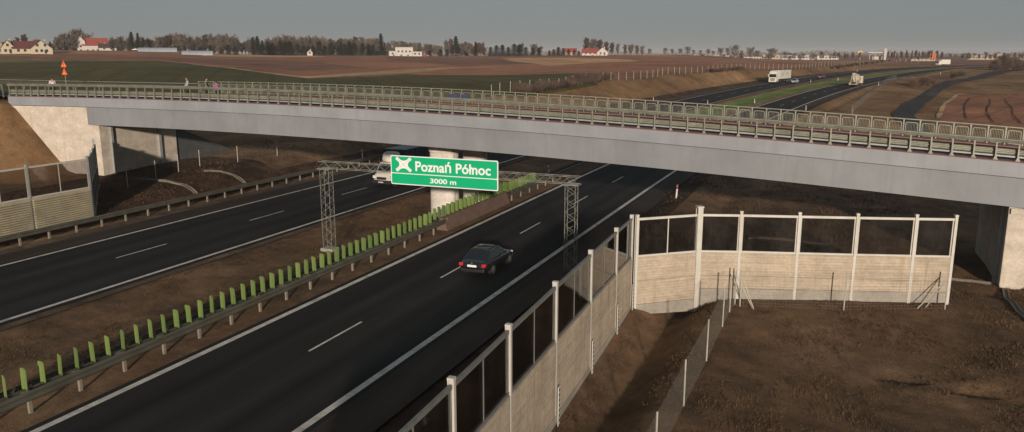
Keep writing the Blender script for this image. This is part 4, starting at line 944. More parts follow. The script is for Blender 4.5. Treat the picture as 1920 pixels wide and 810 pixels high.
for px, py, lb in MK:
    if mk is None: mk = marker(); o = mk
    else: o = copy_tree(mk)
    if py < 250: o.scale = (.85, .85, .85)
    o['label'] = lb; o.location = ground_hit(px, py); o.rotation_euler = (0, R(random.uniform(-5, 5)), random.uniform(-.3, .3))

# ------------------------------------------------------------------ wire fences
def fence(label, pts, h, wires=6, r=.03, braces=(), mesh=0., lean=.02, mp='fencepost'):
    pts = [Vector(p) for p in pts]; f = thing('wire_fence', pts[0], label, 'fence'); tops = []
    for p in pts:
        q = p+Vector((random.uniform(-lean, lean), random.uniform(-lean, lean), h+random.uniform(-.03, .03))); tops.append(q); MB().tube(p-Vector((0, 0, .3)), q, r, n=6).build('post', M[mp], f)
    w = MB()
    for a, b, c, d in zip(pts, pts[1:], tops, tops[1:]):
        for k in range(wires+1):
            t_ = .04+k/wires*.92; w.bar(a.lerp(c, t_), b.lerp(d, t_), .0042 if mesh else .01)
        if mesh:
            L = (b-a).length; n = max(1, int(L/mesh))
            for k in range(1, n): w.bar(a.lerp(b, k/n), c.lerp(d, k/n), .0035)
    w.build('wire', M['wire'], f)
    for i, dx, dy in braces:
        p = pts[i]; MB().tube((p.x+dx, p.y+dy, p.z-.1), tops[i]-Vector((0, 0, .25)), r*.8, n=6).build('brace', M[mp], f)
    return f
def on(x, y, dz=0.): return (x, y, T(x, y)+dz)
fence('wire fence with slim posts crossing the brown meadow towards the noise barrier', [on(-4.5, 12.5), on(-4.3, 17.), on(-4.25, 21.6), on(-4.2, 26.0), on(-4.1, 30.4), on(-4.0, 34.2), on(-3.95, 36.2), on(-3.85, 37.3)], 1.75, 14, .032, [(7, .9, -.2)], .16)
fence('wire fence standing close in front of the beige noise barrier', [on(-3.6, 37.2), on(.95, 38.3), on(5.35, 40.45)], 1.75, 12, .032, [(0, .7, -.2), (2, -.9, -.2), (2, -1.3, -.5)], .16)
fence('wire fence below the left abutment at the foot of the bridge', [ground_hit(*q) for q in ((240,352),(293,334),(335,322),(375,312),(446,304),(520,292))], 1.6, 7, .035, [], .5)
fence('wire fence behind the left noise barrier at the foot of the brown bank', [on(-64.5, 33.5), on(-63.0, 37.0), on(-61.5, 40.2), on(-60.5, 43.5)], 1.7, 6, .035, [], .5)
cr = []
for u in np.arange(132, 430, 4.2):
    zz = float(Zu(u)); best = None
    for t_ in np.arange(50, 80, .25):
        h = Hu(u); x = float(Cu(u))-t_/math.cos(h)
        if float(F(x, u))-zz+.1 <= (t_-49.6)/2: best = (x, u); break
    if best: cr.append(on(best[0]-1.6, best[1]))
fence('long wire fence along the top of the brown bank beyond the bridge', cr[:72], 2.1, 3, .05, [], 0, .05)
fence('wire fence with dense posts on the right verge beyond the bridge', [on(np.interp(u, [166, 209, 244, 273], [2.4, 6.7, 11.7, 15.9]), u) for u in np.arange(150, 276, 3.)], 1.5, 2, .03, [], 0, .05, 'mullion')
# drain channels and small concrete pieces on the verges
def rut(name, pts, w, m):
    P = [ground_hit(*q) for q in pts]; fine = []
    for i in range(len(P)-1):
        a = P[max(0, i-1)]; b, c = P[i], P[i+1]; d = P[min(len(P)-1, i+2)]
        for k in range(8):
            t = k/8; fine.append(.5*((2*b)+(c-a)*t+(2*a-5*b+4*c-d)*t*t+(3*b-a-3*c+d)*t**3))
    fine.append(P[-1]); vs = []
    for i, p in enumerate(fine):
        d = fine[min(len(fine)-1, i+1)]-fine[max(0, i-1)]; d.z = 0; d.normalize(); s = Vector((d.y, -d.x, 0))*w/2*random.uniform(.6, 1.3)
        for q in (p-s, p+s): vs.append((q.x, q.y, T(p.x, p.y)+.10))
    tag(MB().add(vs, [(2*i, 2*i+1, 2*i+3, 2*i+2) for i in range(len(fine)-1)]).build(name, m), kind='structure')
rut('field_path', [(1919,176.5),(1860,176.3),(1802,176.8),(1786,185),(1768,200),(1759,222)], .9, M['tan'])
for pts in ([(1818,184),(1809,198),(1812,224)], [(1856,186),(1856,196),(1850,208),(1864,230)], [(1884,186),(1890,195),(1898,205),(1899,214),(1914,232)]):
    rut('wet_furrow', pts, .22, M['soil'])
def channel(label, pts, w=.35):
    P = [ground_hit(*q) for q in pts]; mb = MB(); path = []
    fine = [P[i].lerp(P[i+1], k/6) for i in range(len(P)-1) for k in range(6)]+[P[-1]]
    for i, p in enumerate(fine):
        a = fine[max(0, i-1)]; b = fine[min(len(fine)-1, i+1)]; d = (b-a); d.z = 0; d.normalize(); path.append((Vector((p.x, p.y, T(p.x, p.y)+.05)), Vector((d.y, -d.x, 0))))
    mb.sweep(path, [(-w/2, -.1), (-w/2, .07), (-w*.3, .07), (-w*.15, -.0), (w*.15, 0), (w*.3, .07), (w/2, .07), (w/2, -.1)]); o = mb.build('drain_channel', M['channel'], org=P[0]); tag(o, label, 'drain channel'); return o
channel('concrete drain channel curving down the dark left bank, nearer one', [(251,336),(300,340),(342,347),(367,365)])
channel('concrete drain channel on the left bank under the overpass, farther one', [(382,321),(415,324),(438,330),(458,344)])
channel('curved concrete channel round the foot of the right abutment', [(1884,546),(1892,566),(1912,590),(1935,612)], .3)
channel('pale concrete strip in the grass between noise barrier and right abutment', [(1783,526),(1820,529),(1858,534)], .2)
channel('pale drainage strip seen through the barrier glass on the right', [(1403,449),(1470,452),(1560,462)], .3)
# ------------------------------------------------------------------ trees
def spotY(px, Y, dz=0.):
    X = (px-960)*Y*math.cos(PITCH)/FPX; x = X*math.cos(YAW)-Y*math.sin(YAW); y = X*math.sin(YAW)+Y*math.cos(YAW); return Vector((x, y, T(x, y)+dz))
def ztop(py, Y): return HC-(py-101.5)*Y/1540
def bare_tree(seed, spread=.5, upright=.0, twigm='twig', barkm='bark', dens=1., label=''):
    r_ = random.Random(seed); t = thing('bare_tree', (0, 0, 0), label, 'tree', world=False); tr = MB(); tw = []
    z0 = r_.uniform(.10, .20)+.08*upright; lean = Vector((r_.uniform(-.05, .05), r_.uniform(-.05, .05), 0)); ax = lambda z: lean*z+Vector((.012*math.sin(z*9+seed), .012*math.cos(z*7+seed), z))
    for k in range(8): a, b = k/8*.86-.02*(k == 0), (k+1)/8*.86; tr.tube(ax(a), ax(b), .020*(1-a)+.002, .020*(1-b)+.002, n=6, cap=False)
    def limb(p, d, L, r, lev):
        segs = 3; q = p
        for s in range(segs):
            d = (d+Vector((r_.gauss(0, .16), r_.gauss(0, .16), .10+.12*upright))).normalized(); n = q+d*L/segs; tr.tube(q, n, r*(1-s/segs*.6), r*(1-(s+1)/segs*.6), n=4, cap=False)
            for _ in range(int((5 if lev else 3)*dens)):
                a = q.lerp(n, r_.random()); dd = (d+Vector((r_.gauss(0, .6), r_.gauss(0, .6), r_.gauss(.15, .45)))).normalized(); l = r_.uniform(.05, .13); b = a+dd*l; w = Vector((dd.y, -dd.x, r_.uniform(-.5, .5))).normalized()*r_.uniform(.004, .008); tw.append((a-w, a+w, b))
            if lev < 2:
                for _ in range(2 if lev else 2):
                    a = r_.uniform(0, 6.28); nd = (d+Vector((math.cos(a), math.sin(a), r_.uniform(-.1, .5)))*r_.uniform(.5, .9)).normalized(); limb(q.lerp(n, r_.uniform(.3, 1)), nd, L*r_.uniform(.42, .62), r*.5, lev+1)
            q = n
    N_ = 17
    for k in range(N_):
        f = (k+r_.random())/N_; z = z0+(.86-z0)*f; a = k*2.4+r_.uniform(-.5, .5); prof = math.sin(math.pi*min(1, (f*.88+.14)))**.6
        R_ = spread*.62*prof*r_.uniform(.65, 1.15)*(1-upright*.45); up = .35+1.1*f+upright*.8
        limb(ax(z), Vector((math.cos(a), math.sin(a), up)).normalized(), R_*1.15, .0085*(1-f*.6), 0)
    zt = max(c.z for q in tw for c in q); s = 1/zt
    tr.v = [(a*s, b*s, c*s) for a, b, c in tr.v]; tr.build('trunk', M[barkm], t)
    mb = MB()
    for a, b, c in tw: mb.add([a*s, b*s, c*s], ((0, 1, 2),))
    mb.build('crown', M[twigm], t); return t
def conifer(seed, w=.2, m='needle', label='', name='conifer', lay=26, top=1.):
    r_ = random.Random(seed); t = thing(name, (0, 0, 0), label, 'tree', world=False)
    MB().tube((0, 0, -.02), (0, 0, .9), .018, .005, n=6).build('trunk', M['bark'], t); mb = MB()
    for i in range(lay*90):
        f = r_.random()**(.8 if top == 1 else 1.1); z = .07+.93*f; rad = w*(1-f)**(.75*top)*(.72+.4*math.sin(z*60+seed))*r_.uniform(.55, 1.15)+.008; a = r_.uniform(0, 6.28)
        ins = r_.random()**.5; c = Vector((math.cos(a)*rad*ins, math.sin(a)*rad*ins, z-rad*.25)); s = .026*r_.uniform(.5, 1.3)
        o_ = Vector((math.cos(a), math.sin(a), -.3))*s*1.6; sd = Vector((-math.sin(a), math.cos(a), r_.uniform(-.4, .4)))*s
        mb.add([c-o_*.5-sd, c-o_*.5+sd, c+o_+Vector((0, 0, r_.uniform(-.01, .01)))], ((0, 1, 2),))
    mb.build('crown', M[m], t); return t
def bush(seed, m='darkleaf', label='', cat='shrub', name='shrub', n=900, twigs=False):
    r_ = random.Random(seed); t = thing(name, (0, 0, 0), label, cat, world=False); mb = MB(); st = MB()
    lob = [(r_.uniform(-.3, .3), r_.uniform(-.3, .3), r_.uniform(.35, .75), r_.uniform(.22, .42)) for _ in range(7)]
    for l in lob: st.tube((l[0]*.2, l[1]*.2, -.05), (l[0], l[1], l[2]), .02, .008, n=4)
    st.build('stem', M['bark'], t)
    for i in range(n):
        l = lob[i % 7]; d = Vector((r_.gauss(0, 1), r_.gauss(0, 1), r_.gauss(0, 1))).normalized(); c = Vector(l[:3])+d*l[3]*r_.uniform(.3, 1.1); c.z = abs(c.z)
        if twigs:
            a = Vector((l[0]*.4, l[1]*.4, .0)).lerp(c, r_.uniform(.3, .8)); w = Vector((r_.uniform(-1, 1), r_.uniform(-1, 1), 0))*.008; mb.add([a-w, a+w, c+(c-a)*.3], ((0, 1, 2),))
        else:
            s = r_.uniform(.02, .05); e = Vector((r_.gauss(0, 1), r_.gauss(0, 1), r_.gauss(0, 1))).normalized(); f = d.cross(e).normalized()
            mb.add([c-e*s, c+e*s, c+f*s*1.5], ((0, 1, 2),))
    mb.build('crown', M[m], t); return t
HID = []
BT = [bare_tree(s, sp, up, tm, bk, dn) for s, sp, up, tm, bk, dn in ((1,.55,0,'twig','bark',1.),(2,.7,0,'twig','bark',1.),(3,.45,.4,'twigred','bark',1.1),(4,.6,.2,'twig','bark',.8),(5,.75,0,'twigred','bark',1.))]
SP_ = [bare_tree(s, .6, 0, 'twig', 'bark', .55) for s in (11, 12, 13)]
BI = [bare_tree(s, .3, .8, 'twigred', 'birch', .7) for s in (21, 22)]
CO = [conifer(31, .25), conifer(32, .29), conifer(33, .34, 'darkleaf', top=.55), conifer(34, .19, 'needle', lay=22)]
BU = [bush(41), bush(42, 'darkleaf'), bush(43, 'twigred', n=2600, twigs=True), bush(44, 'twigred', n=2600, twigs=True)]
used = {}
def put(proto, px, Y, py_top, wk, label, group, nm=None, dx=0):
    """stand a tree at this bearing and depth, tall enough to reach py_top; wk widens or narrows it"""
    p = spotY(px, Y); h = max(.8, ztop(py_top, Y)-p.z)
    if proto.name in used: o = copy_tree(proto)
    else: used[proto.name] = 1; o = proto
    o.location = p; o.rotation_euler.z = random.uniform(0, 6.28); wk = wk*(1.9 if 'tree' in proto.name else 1.3); o.scale = (h*wk, h*wk, h); o['label'] = label
    if group: o['group'] = group
    return o
def desc(px):
    """what in the photograph a background tree stands beside"""
    for a, b, s in ((-99, 70, 'behind the cream houses with dark red roofs'), (70, 145, 'between the cream houses and the red-roofed church'), (145, 215, 'behind the red-roofed church'), (215, 330, 'above the long plastic greenhouse'), (330, 420, 'above the short greenhouse'), (420, 500, 'right of the greenhouses'), (500, 600, 'by the cottages left of the dark grove'), (600, 700, 'in the dark grove'), (700, 800, 'around the flat white villa'), (800, 920, 'right of the flat white villa'), (920, 1040, 'left of the red-roofed farmhouse'), (1040, 1092, 'just left of the red-roofed farmhouse'), (1092, 1160, 'behind the red-roofed farmhouse'), (1160, 1215, 'right of the red-roofed farmhouse'), (1215, 1300, 'on the open skyline'), (1300, 1440, 'on the skyline above the low halls'), (1440, 1600, 'before the long white halls'), (1600, 1670, 'around the filling station'), (1670, 1770, 'near the orange container'), (1770, 2000, 'by the tan apartment block')):
        if a <= px < b: return s
rk = random.Random(5)
LB = {}
def bt(px, Y, top, wk=.5, kind='bare'):
    if kind == 'bare': pr = rk.choice(BT); l = 'grey-brown leafless tree '
    elif kind == 'sp': pr = rk.choice(SP_); l = 'small open leafless tree '
    elif kind == 'birch': pr = rk.choice(BI); l = 'pale-trunked slender tree '
    elif kind == 'con': pr = rk.choice(CO[:2]+CO[3:]); l = 'pointed dark conifer '
    elif kind == 'den': pr = CO[2]; l = 'broad dark evergreen '
    elif kind == 'bush': pr = rk.choice(BU[:2]); l = 'dark evergreen shrub '
    s = desc(px); put(pr, px, Y, top, wk, l+s, l+s)
for px, Y, top, wk in ((12,520,76,.5),(36,560,68,.55),(48,560,62,.5),(72,560,70,.5),(110,580,66,.5),(122,580,60,.45),(135,590,58,.5),(150,640,50,.55),(163,640,56,.5),(140,560,64,.4),(213,560,74,.5),(228,540,66,.5),(241,560,70,.5),(268,560,66,.5),(283,570,68,.45),
  (300,560,66,.5),(316,560,60,.55),(330,600,58,.5),(344,560,60,.5),(357,560,64,.5),(372,560,66,.5),(386,560,62,.5),(402,560,60,.6),(418,560,62,.5),(432,560,60,.6),(446,560,70,.45),(468,560,74,.45),(310,540,74,.5),(362,540,74,.5),(410,540,72,.5),
  (508,600,68,.5),(522,600,64,.55),(536,620,62,.5),(550,620,64,.5),(563,620,66,.5),(580,620,64,.55),(594,620,64,.5),(607,620,66,.5),(620,620,70,.45),(636,620,72,.45),(650,640,70,.45),(664,640,72,.45),(676,640,70,.45),(702,620,68,.5),(728,640,76,.5),(742,700,74,.6),(756,700,75,.6),(772,680,77,.5),(786,680,78,.5),(800,660,80,.5),(818,660,82,.5),(838,660,72,.4),(846,660,70,.4),(868,660,78,.5),(884,660,80,.4),(896,660,78,.5),(905,660,84,.5),
  (975,620,78,.55),(1002,620,80,.5),(1012,620,84,.5),(1100,640,68,.5),(1112,650,70,.5),(1124,640,72,.55),(1136,640,76,.5),(1147,640,78,.5),(1158,640,80,.35),(1172,650,82,.45),(1183,650,80,.45),(1194,650,83,.45),(1204,650,84,.5)): bt(px, Y, top, wk)
for px, Y, top, wk in ((1218,900,90,.6),(1247,880,88,.6),(1260,900,90,.6),(1275,880,89,.6),(1289,860,85,.6),(1313,900,93,.6),(1328,880,90,.65),(1350,860,87,.6),(1364,880,87,.5),(1378,840,82,.65),(1390,880,92,.5),(1408,850,85,.55),(1420,880,92,.6),(1447,860,88,.7),(1472,860,94,.6),(1481,880,97,.6),(1506,860,97,.6),(1541,850,95,.65),(1300,900,92,.6),(1337,900,94,.6),(1490,860,98,.6),(1525,860,98,.5)): bt(px, Y, top, wk, 'sp')
for px in range(1556, 1612, 9): bt(px+rk.uniform(-3, 3), 830, rk.uniform(93, 100), .45)
for px in range(1668, 1768, 8): bt(px+rk.uniform(-3, 3), 640+rk.uniform(-30, 40), rk.uniform(92, 99), .32, 'birch')
for px in range(1676, 1780, 13): bt(px+rk.uniform(-4, 4), 760, rk.uniform(92, 98), .45)
for px in range(1784, 1935, 9): bt(px+rk.uniform(-4, 4), 900+rk.uniform(-60, 60), rk.uniform(95, 101), .5)
for px in list(range(2, 150, 10))+list(range(206, 498, 7))+list(range(500, 912, 7)): bt(px+rk.uniform(-4, 4), 660+rk.uniform(-15, 40), (rk.uniform(66, 80) if px < 700 else rk.uniform(76, 88)) + (6 if px < 150 else 0), .5)
for px, Y, top, wk in ((249,540,60,1.),(261,540,62,1.),(96,545,78,1.2),(475,560,70,1.),(484,560,68,1.),(493,560,76,1.1),(715,640,63,.9),(692,630,78,1.),(855,650,68,1.),(873,660,78,.9),(877,660,80,.9),(892,650,78,1.),(708,650,72,1.),(722,650,80,1.),(640,600,78,1.1),(655,600,76,1.)): bt(px, Y, top, wk, 'con')
for px in range(502, 706, 11): bt(px+rk.uniform(-3, 3), 590, rk.uniform(77, 86), 1.3, 'den')
for px in list(range(84, 148, 9))+list(range(216, 300, 12))+list(range(300, 460, 16)): bt(px+rk.uniform(-3, 3), 545, rk.uniform(83, 90), 1.2, 'den')
for px, top in ((920,88),(931,85),(942,84),(953,88),(964,82),(975,84),(986,88),(999,89),(1010,90),(1038,92),(1047,88),(1056,90),(1066,92),(1077,93),(1085,95),(826,92),(838,92),(806,94),(1030,94)): bt(px, 610, top, 1.35, 'den')
for px in (738, 752, 765, 1097, 1111, 1125, 1139, 1152): bt(px, 575, 102 if px < 800 else 102.5, 1.1, 'bush')
# leafless hedge plants on the crest and along the verges
def shr(px, py, h, w, lb, tw=True):
    pr = BU[2] if rk.random() < .5 else BU[3]
    p = ground_hit(px, py); o = copy_tree(pr) if pr.name in used else pr; used[pr.name] = 1
    o.location = p; o.scale = (w, w, h); o.rotation_euler.z = rk.uniform(0, 6); o['label'] = lb; o['group'] = lb
for k in range(24):
    f = k/23; px = 970+f*175; py = 178-f*29+rk.uniform(-1, 1)
    shr(px, py, rk.uniform(1.5, 2.6), rk.uniform(2.6, 3.8), 'brown leafless shrub in the hedge at the top of the bank right behind the railing')
for k in range(10): shr(1335+k*6.5, 136-k*.6, 1.4, 3.2, 'dark leafless shrub in the low hedge on top of the bank above the motorway')
for k in range(12): shr(1560+k*9.5, 130.5-k*1.4, rk.uniform(1.4, 2.), 4., 'dark scrub bush beyond the far carriageway left of the birches')
for px, py, h, w in ((1716,163,2.4,3.4),(1730,162,2.8,3.8),(1744,160,2.4,3.4),(1738,158,2.2,3.2)): shr(px, py, h, w, 'rounded brown bush between motorway and service road')
for px, py, h, w in ((1785,147,2.2,4),(1800,144,2.4,4)): shr(px, py, h, w, 'low bush near the bend of the service road')
for k in range(11): shr(1862+k*5.2, 132-k*.1, (3,5,6.2,6.8,7,6.8,6.5,6.6,6,5,4)[k], 5.5, 'part of the big dark thicket at the far right edge')

# ------------------------------------------------------------------ houses (local metres: gable end faces -Y, ridge along Y)
wallc = plain('cream_render', (.46, .41, .29), .9, 0, .06, .4); wallw = plain('white_render', (.50, .47, .42), .9, 0, .06, .4); wallt = plain('tan_render', (.42, .34, .25), .9, 0, .1, .3)
roofd = plain('dark_red_tiles', (.115, .032, .030), .8, 0, .2, .6); roofr = plain('red_tiles', (.27, .055, .042), .8, 0, .2, .6); roofb = plain('dark_roof', (.05, .035, .032), .8, 0, .2, .6)
win = plain('house_window', (.03, .032, .035), .2, 0, .1)
def wing(t, cx, cy, W, D, hw, hr, rz, wall, roof, gab='y', wins=2, door=False):
    """one gabled volume; ridge runs along its local y; gable towards -y"""
    ca, sa = math.cos(rz), math.sin(rz); X = lambda x, y, z: (cx+x*ca-y*sa, cy+x*sa+y*ca, z)
    a, d = W/2, D/2
    w = MB().add([X(-a, -d, -1.5), X(a, -d, -1.5), X(a, -d, hw), X(0, -d, hr), X(-a, -d, hw), X(-a, d, -1.5), X(a, d, -1.5), X(a, d, hw), X(0, d, hr), X(-a, d, hw)], ((0,1,2,3,4),(9,8,7,6,5),(0,4,9,5),(1,6,7,2),(4,3,8,9),(2,7,8,3))).build('wall', wall, t)
    r = MB(); o = .45; k = (hr-hw)/a
    for s_ in (-1, 1):
        r.prism([X(0, -d-o, hr+.12), X(s_*(a+o), -d-o, hw-k*o+.12), X(s_*(a+o), -d-o, hw-k*o+.30), X(0, -d-o, hr+.32)], Vector(X(0, d+o, 0))-Vector(X(0, -d-o, 0)))
    rf = r.build('roof', roof, t)
    MB().box(X(a*.35, d*.3, hr-.1), (.6, .6, 1.6), rz).build('chimney', wall, rf)
    for lev in range(2 if hr > 6 else 1):
        n = wins if lev == 0 else max(1, wins-1)
        for i in range(n):
            x = (i-(n-1)/2)*(W*.7/max(n, 1)) if n > 1 else 0; z = 1.5 if lev == 0 else 4.5
            f = MB().box(X(x, -d-.02, z), (1.25, .10, 1.45), rz).build('window', win, t)
        m = max(2, int(D/4))
        if lev == 0:
            for i in range(m):
                for s_ in (-1, 1): MB().box(X(s_*(a+.02), (i-(m-1)/2)*D*.8/m, 1.5), (.10, 1.3, 1.4), rz).build('window', win, t)
    if door: MB().box(X(W*.18, -d-.03, .95), (1.1, .12, 2.0), rz).build('door', win, t)
def house(px, Y, label, parts, nm='house', rz=0., cat='house', dz=0.):
    p = spotY(px, Y, dz); t = thing(nm, p, label, cat, world=False); a = math.atan((px-960)/1509)
    t.rotation_euler.z = YAW-a*1.+rz
    for q in parts: wing(t, *q)
    return t
house(16, 450, 'cream house with two steep gables and dark red roof at the far left', [(0, 0, 6.5, 9, 3.1, 7.2, 0, wallc, roofd, 'y', 2, True), (-5.5, 2.5, 6, 8, 3.0, 7.4, R(20), wallc, roofd)], dz=.2)
house(48, 452, 'low cream house with broad dark red roof between two gabled houses', [(0, 2, 9, 12, 2.6, 6.4, R(90), wallc, roofd, 'y', 2)], dz=.2)
house(79, 450, 'cream house with wide gable, paired upper windows and dark red roof', [(0, 0, 10.5, 11, 2.6, 7.0, 0, wallc, roofd, 'y', 3, True)], dz=.2)
h = house(180, 600, 'white church-like building with bright red roof and tall narrow gable', [(0, 3, 10, 17, 5.2, 10.4, R(90), wallw, roofr, 'y', 2), (-9.5, 1, 6.2, 5, 8.0, 11.8, 0, wallw, roofr, 'y', 1)], 'church', cat='church', dz=-.3)
house(203, 570, 'low white outbuilding with dark roof right of the church', [(0, 0, 6, 11, 2.0, 4.6, R(90), wallw, roofb, 'y', 1)], dz=.2)
house(517, 600, 'low cream cottage half hidden by trees left of the dark grove', [(0, 0, 7, 11, 2.4, 4.6, R(80), wallc, roofb, 'y', 2)], dz=1.5)
house(581, 585, 'tiny white gabled cottage before the dark grove', [(0, 0, 3.8, 5, 1.8, 3.4, 0, wallw, roofb, 'y', 1)], dz=.5)
house(1117, 600, 'white farmhouse with bright red roof below tall bare trees', [(5, 0, 8, 9, 2.2, 5.6, 0, wallw, roofr, 'y', 2, True), (-4, 2, 7, 12, 1.8, 4.6, R(90), wallw, roofr, 'y', 2)], dz=.2)
house(1070, 640, 'small tan house with red roof among the bushes', [(0, 0, 6, 9, 2.6, 5.2, R(90), wallt, roofr, 'y', 1)], dz=.3)
house(1749, 720, 'small building with orange roof behind the birches', [(0, 0, 4, 5, 2.6, 6.2, R(90), wallt, plain('orange_roof', (.50, .12, .04), .8), 'y', 1)], dz=.3)
# flat-roofed white villa
def blocks(px, Y, nm, label, cat, bl, m, rz=0, winr=True, dz=0.):
    p = spotY(px, Y, dz); t = thing(nm, p, label, cat, world=False); t.rotation_euler.z = YAW-math.atan((px-960)/1509)+rz
    for cx, cy, cz, dx, dy, dz_ in bl:
        w = MB().box((cx, cy, cz+dz_/2-.75), (dx, dy, dz_+1.5)).build('wall', m, t)
        MB().box((cx, cy, cz+dz_+.14), (dx+.5, dy+.5, .28)).build('roof', M['oldconc'], t)
        if winr:
            n = max(1, int(dx/3.2))
            for i in range(n): MB().box((cx+(i-(n-1)/2)*dx*.85/n, cy-dy/2-.02, cz+dz_*.55), (1.4, .1, min(1.4, dz_*.4))).build('window', win, t)
    return t
blocks(758, 600, 'villa', 'flat-roofed white villa with stepped wings in front of trees', 'house', [(0, 0, 0, 13, 9, 6.4), (-8.5, -1, 0, 5, 7, 3.6), (9.5, -1, 0, 7, 7, 3.2)], wallw, dz=-.2)
t = thing('red_car', (0, 0, 0), '', 'car'); bpy.data.objects.remove(t)
# long low halls and the filling station
def bh(px0, px1, Y, top, label, m=wallw, nm='industrial_hall', D=25, cat='hall'):
    p = spotY((px0+px1)/2, Y); w = (px1-px0)*Y/1509; h = max(1.5, ztop(top, Y)-p.z)
    return blocks((px0+px1)/2, Y, nm, label, cat, [(0, D/2, 0, w, D, h)], m)
bh(1300, 1366, 900, 102.8, 'low pale hall on the skyline below small bare trees', wallt); bh(1378, 1432, 880, 106.8, 'long low white hall with two distant trees before it')
bh(1432, 1462, 870, 103, 'cream hall with sunlit front left of the biggest white hall', wallt); bh(1464, 1530, 870, 103.5, 'biggest long white hall beyond the ploughed field')
bh(1534, 1572, 880, 104.5, 'white hall partly hidden by bare trees'); bh(1712, 1742, 700, 111.5, 'low cream shed behind pale tree trunks', wallc)
bh(1818, 1858, 930, 104, 'cream apartment row with several blocks at right', wallt, 'apartment_block', 12, 'building'); bh(1856, 1882, 930, 100.8, 'taller tan block at the right end of the row', wallt, 'apartment_block', 12, 'building'); bh(1884, 1925, 960, 105.5, 'low white building at the far right edge', wallw)
p = spotY(1642, 900); fs_ = thing('filling_station', p, 'white filling station canopy on the skyline', 'filling station', world=False); fs_.rotation_euler.z = YAW-R(24); zt = ztop(97.5, 900)-p.z
MB().box((0, 0, zt-.6), (16, 9, 1.2)).build('canopy', wallw, fs_)
for x in (-6, 0, 6): MB().box((x, 0, (zt-1.2)/2-.5), (.5, .5, zt-.2)).build('pillar', wallw, fs_)
MB().box((2, 6, 1.5), (10, 5, 4.2)).build('shop', wallw, fs_)
p = spotY(1660, 890); o = MB().box((p.x, p.y, p.z+(ztop(91, 890)-p.z)/2), (2.4, .8, ztop(91, 890)-p.z), YAW-R(24)).build('price_pylon', wallw, org=p); tag(o, 'tall white pylon beside the filling station canopy', 'pylon sign')
p = spotY(1613, 880); yt = thing('pole_sign', p, 'yellow sign on a short mast left of the filling station', 'sign', world=False); zt = ztop(94.5, 880)-p.z; yt.rotation_euler.z = YAW-R(23)
MB().box((0, 0, zt/2-.7), (.7, .7, zt)).build('mast', wallw, yt)
MB().prism([(-1.9, 0, zt-4.4), (-2.3, 0, zt-2.), (-1.6, 0, zt-.2), (-.7, 0, zt-1.2), (0, 0, zt), (.7, 0, zt-1.2), (1.6, 0, zt-.2), (2.3, 0, zt-2.), (1.9, 0, zt-4.4), (0, 0, zt-5.4)], (0, .6, 0)).build('sign_face', M['yellow'], yt)
# greenhouses
film = plain('plastic_film', (.27, .30, .33), .35, 0, .1, .3)
def tunnel(px, Y, L, label, r=3.2):
    p = spotY(px, Y); t = thing('greenhouse', p, label, 'greenhouse', world=False); t.rotation_euler.z = YAW-math.atan((px-960)/1509)
    n = 10; hs = MB(); hs.prism([(-L/2, r*math.cos(math.pi*k/n), r*.85*math.sin(math.pi*k/n)-.2) for k in range(n+1)], (L, 0, 0)); hs.build('film_cover', film, t)
    for x in np.linspace(-L/2, L/2, int(L/3)+1):
        a = MB()
        for k in range(n): a.bar((x, (r+.04)*math.cos(math.pi*k/n), (r*.85+.04)*math.sin(math.pi*k/n)-.2), (x, (r+.04)*math.cos(math.pi*(k+1)/n), (r*.85+.04)*math.sin(math.pi*(k+1)/n)-.2), .08)
        a.build('hoop', M['greypost'], t)
tunnel(296, 520, 23, 'long low plastic greenhouse at the edge of the field'); tunnel(370, 500, 18, 'shorter plastic greenhouse at right nearer the field')
c2 = make_car('white car parked left of the long greenhouse', carpaint('white_car_paint', (.7, .7, .66)), 4.4, 1.75, 1.5); c2.location = spotY(254, 530, .1); c2.rotation_euler.z = YAW+R(80)
c3 = make_car('red car parked right of the white villa', carpaint('red_car_paint', (.45, .03, .03)), 4.2, 1.75, 1.5); c3.location = spotY(799, 585, .1); c3.rotation_euler.z = YAW+R(85)
# far woods on the horizon
mb = MB(); rr = random.Random(9)
for i in range(15000):
    px = rr.uniform(-300, 2300); Y = rr.uniform(1900, 2600); 
    X = (px-960)*Y/1509; x = X*math.cos(YAW)-Y*math.sin(YAW); y = X*math.sin(YAW)+Y*math.cos(YAW); s = rr.uniform(3, 9)
    h = 9+5*math.sin(px*.013)+3*math.sin(px*.05)
    z = float(12-.001*max(0, x))+rr.random()*h*.7-3; a = Vector((rr.gauss(0, 1), rr.gauss(0, 1), rr.gauss(0, 1))).normalized()*s; b = Vector((rr.gauss(0, 1), rr.gauss(0, 1), rr.gauss(0, 1))).normalized()*s
    c = Vector((x, y, z)); mb.add([c-a*.5, c+a*.5, c+b*.6], ((0, 1, 2),))
tag(mb.build('far_woods', M['twig']), kind='stuff')
# dry grass
r2 = np.random.default_rng(3); V = []; Fc = []
def tufts(n, x0, x1, y0, y1, hmin, hmax, keep):
    cnt = 0
    X_ = r2.uniform(x0, x1, n); Y_ = r2.uniform(y0, y1, n); Zz = TT(X_, Y_)
    cl_ = np.sin(X_*.9+1.3*np.sin(Y_*.5))*np.sin(Y_*.7+np.sin(X_*.6))+.35*np.sin(X_*3.1)*np.sin(Y_*2.7)
    for x, y, z, c in zip(X_, Y_, Zz, cl_):
        if not keep(x, y) or c < r2.uniform(-.9, .5): continue
        h = r2.uniform(hmin, hmax)*(1+.5*c); 
        for _ in range(3):
            a = r2.uniform(0, 6.28); w = .012+.012*r2.random(); l = r2.uniform(.2, .9)*h; o = len(V); dx, dy = r2.uniform(-.06, .06, 2)
            V.extend([(x+dx-w*math.cos(a), y+dy-w*math.sin(a), z-.02), (x+dx+w*math.cos(a), y+dy+w*math.sin(a), z-.02), (x+dx+l*math.sin(a), y+dy+l*math.cos(a), z+h)]); Fc.append((o, o+1, o+2))
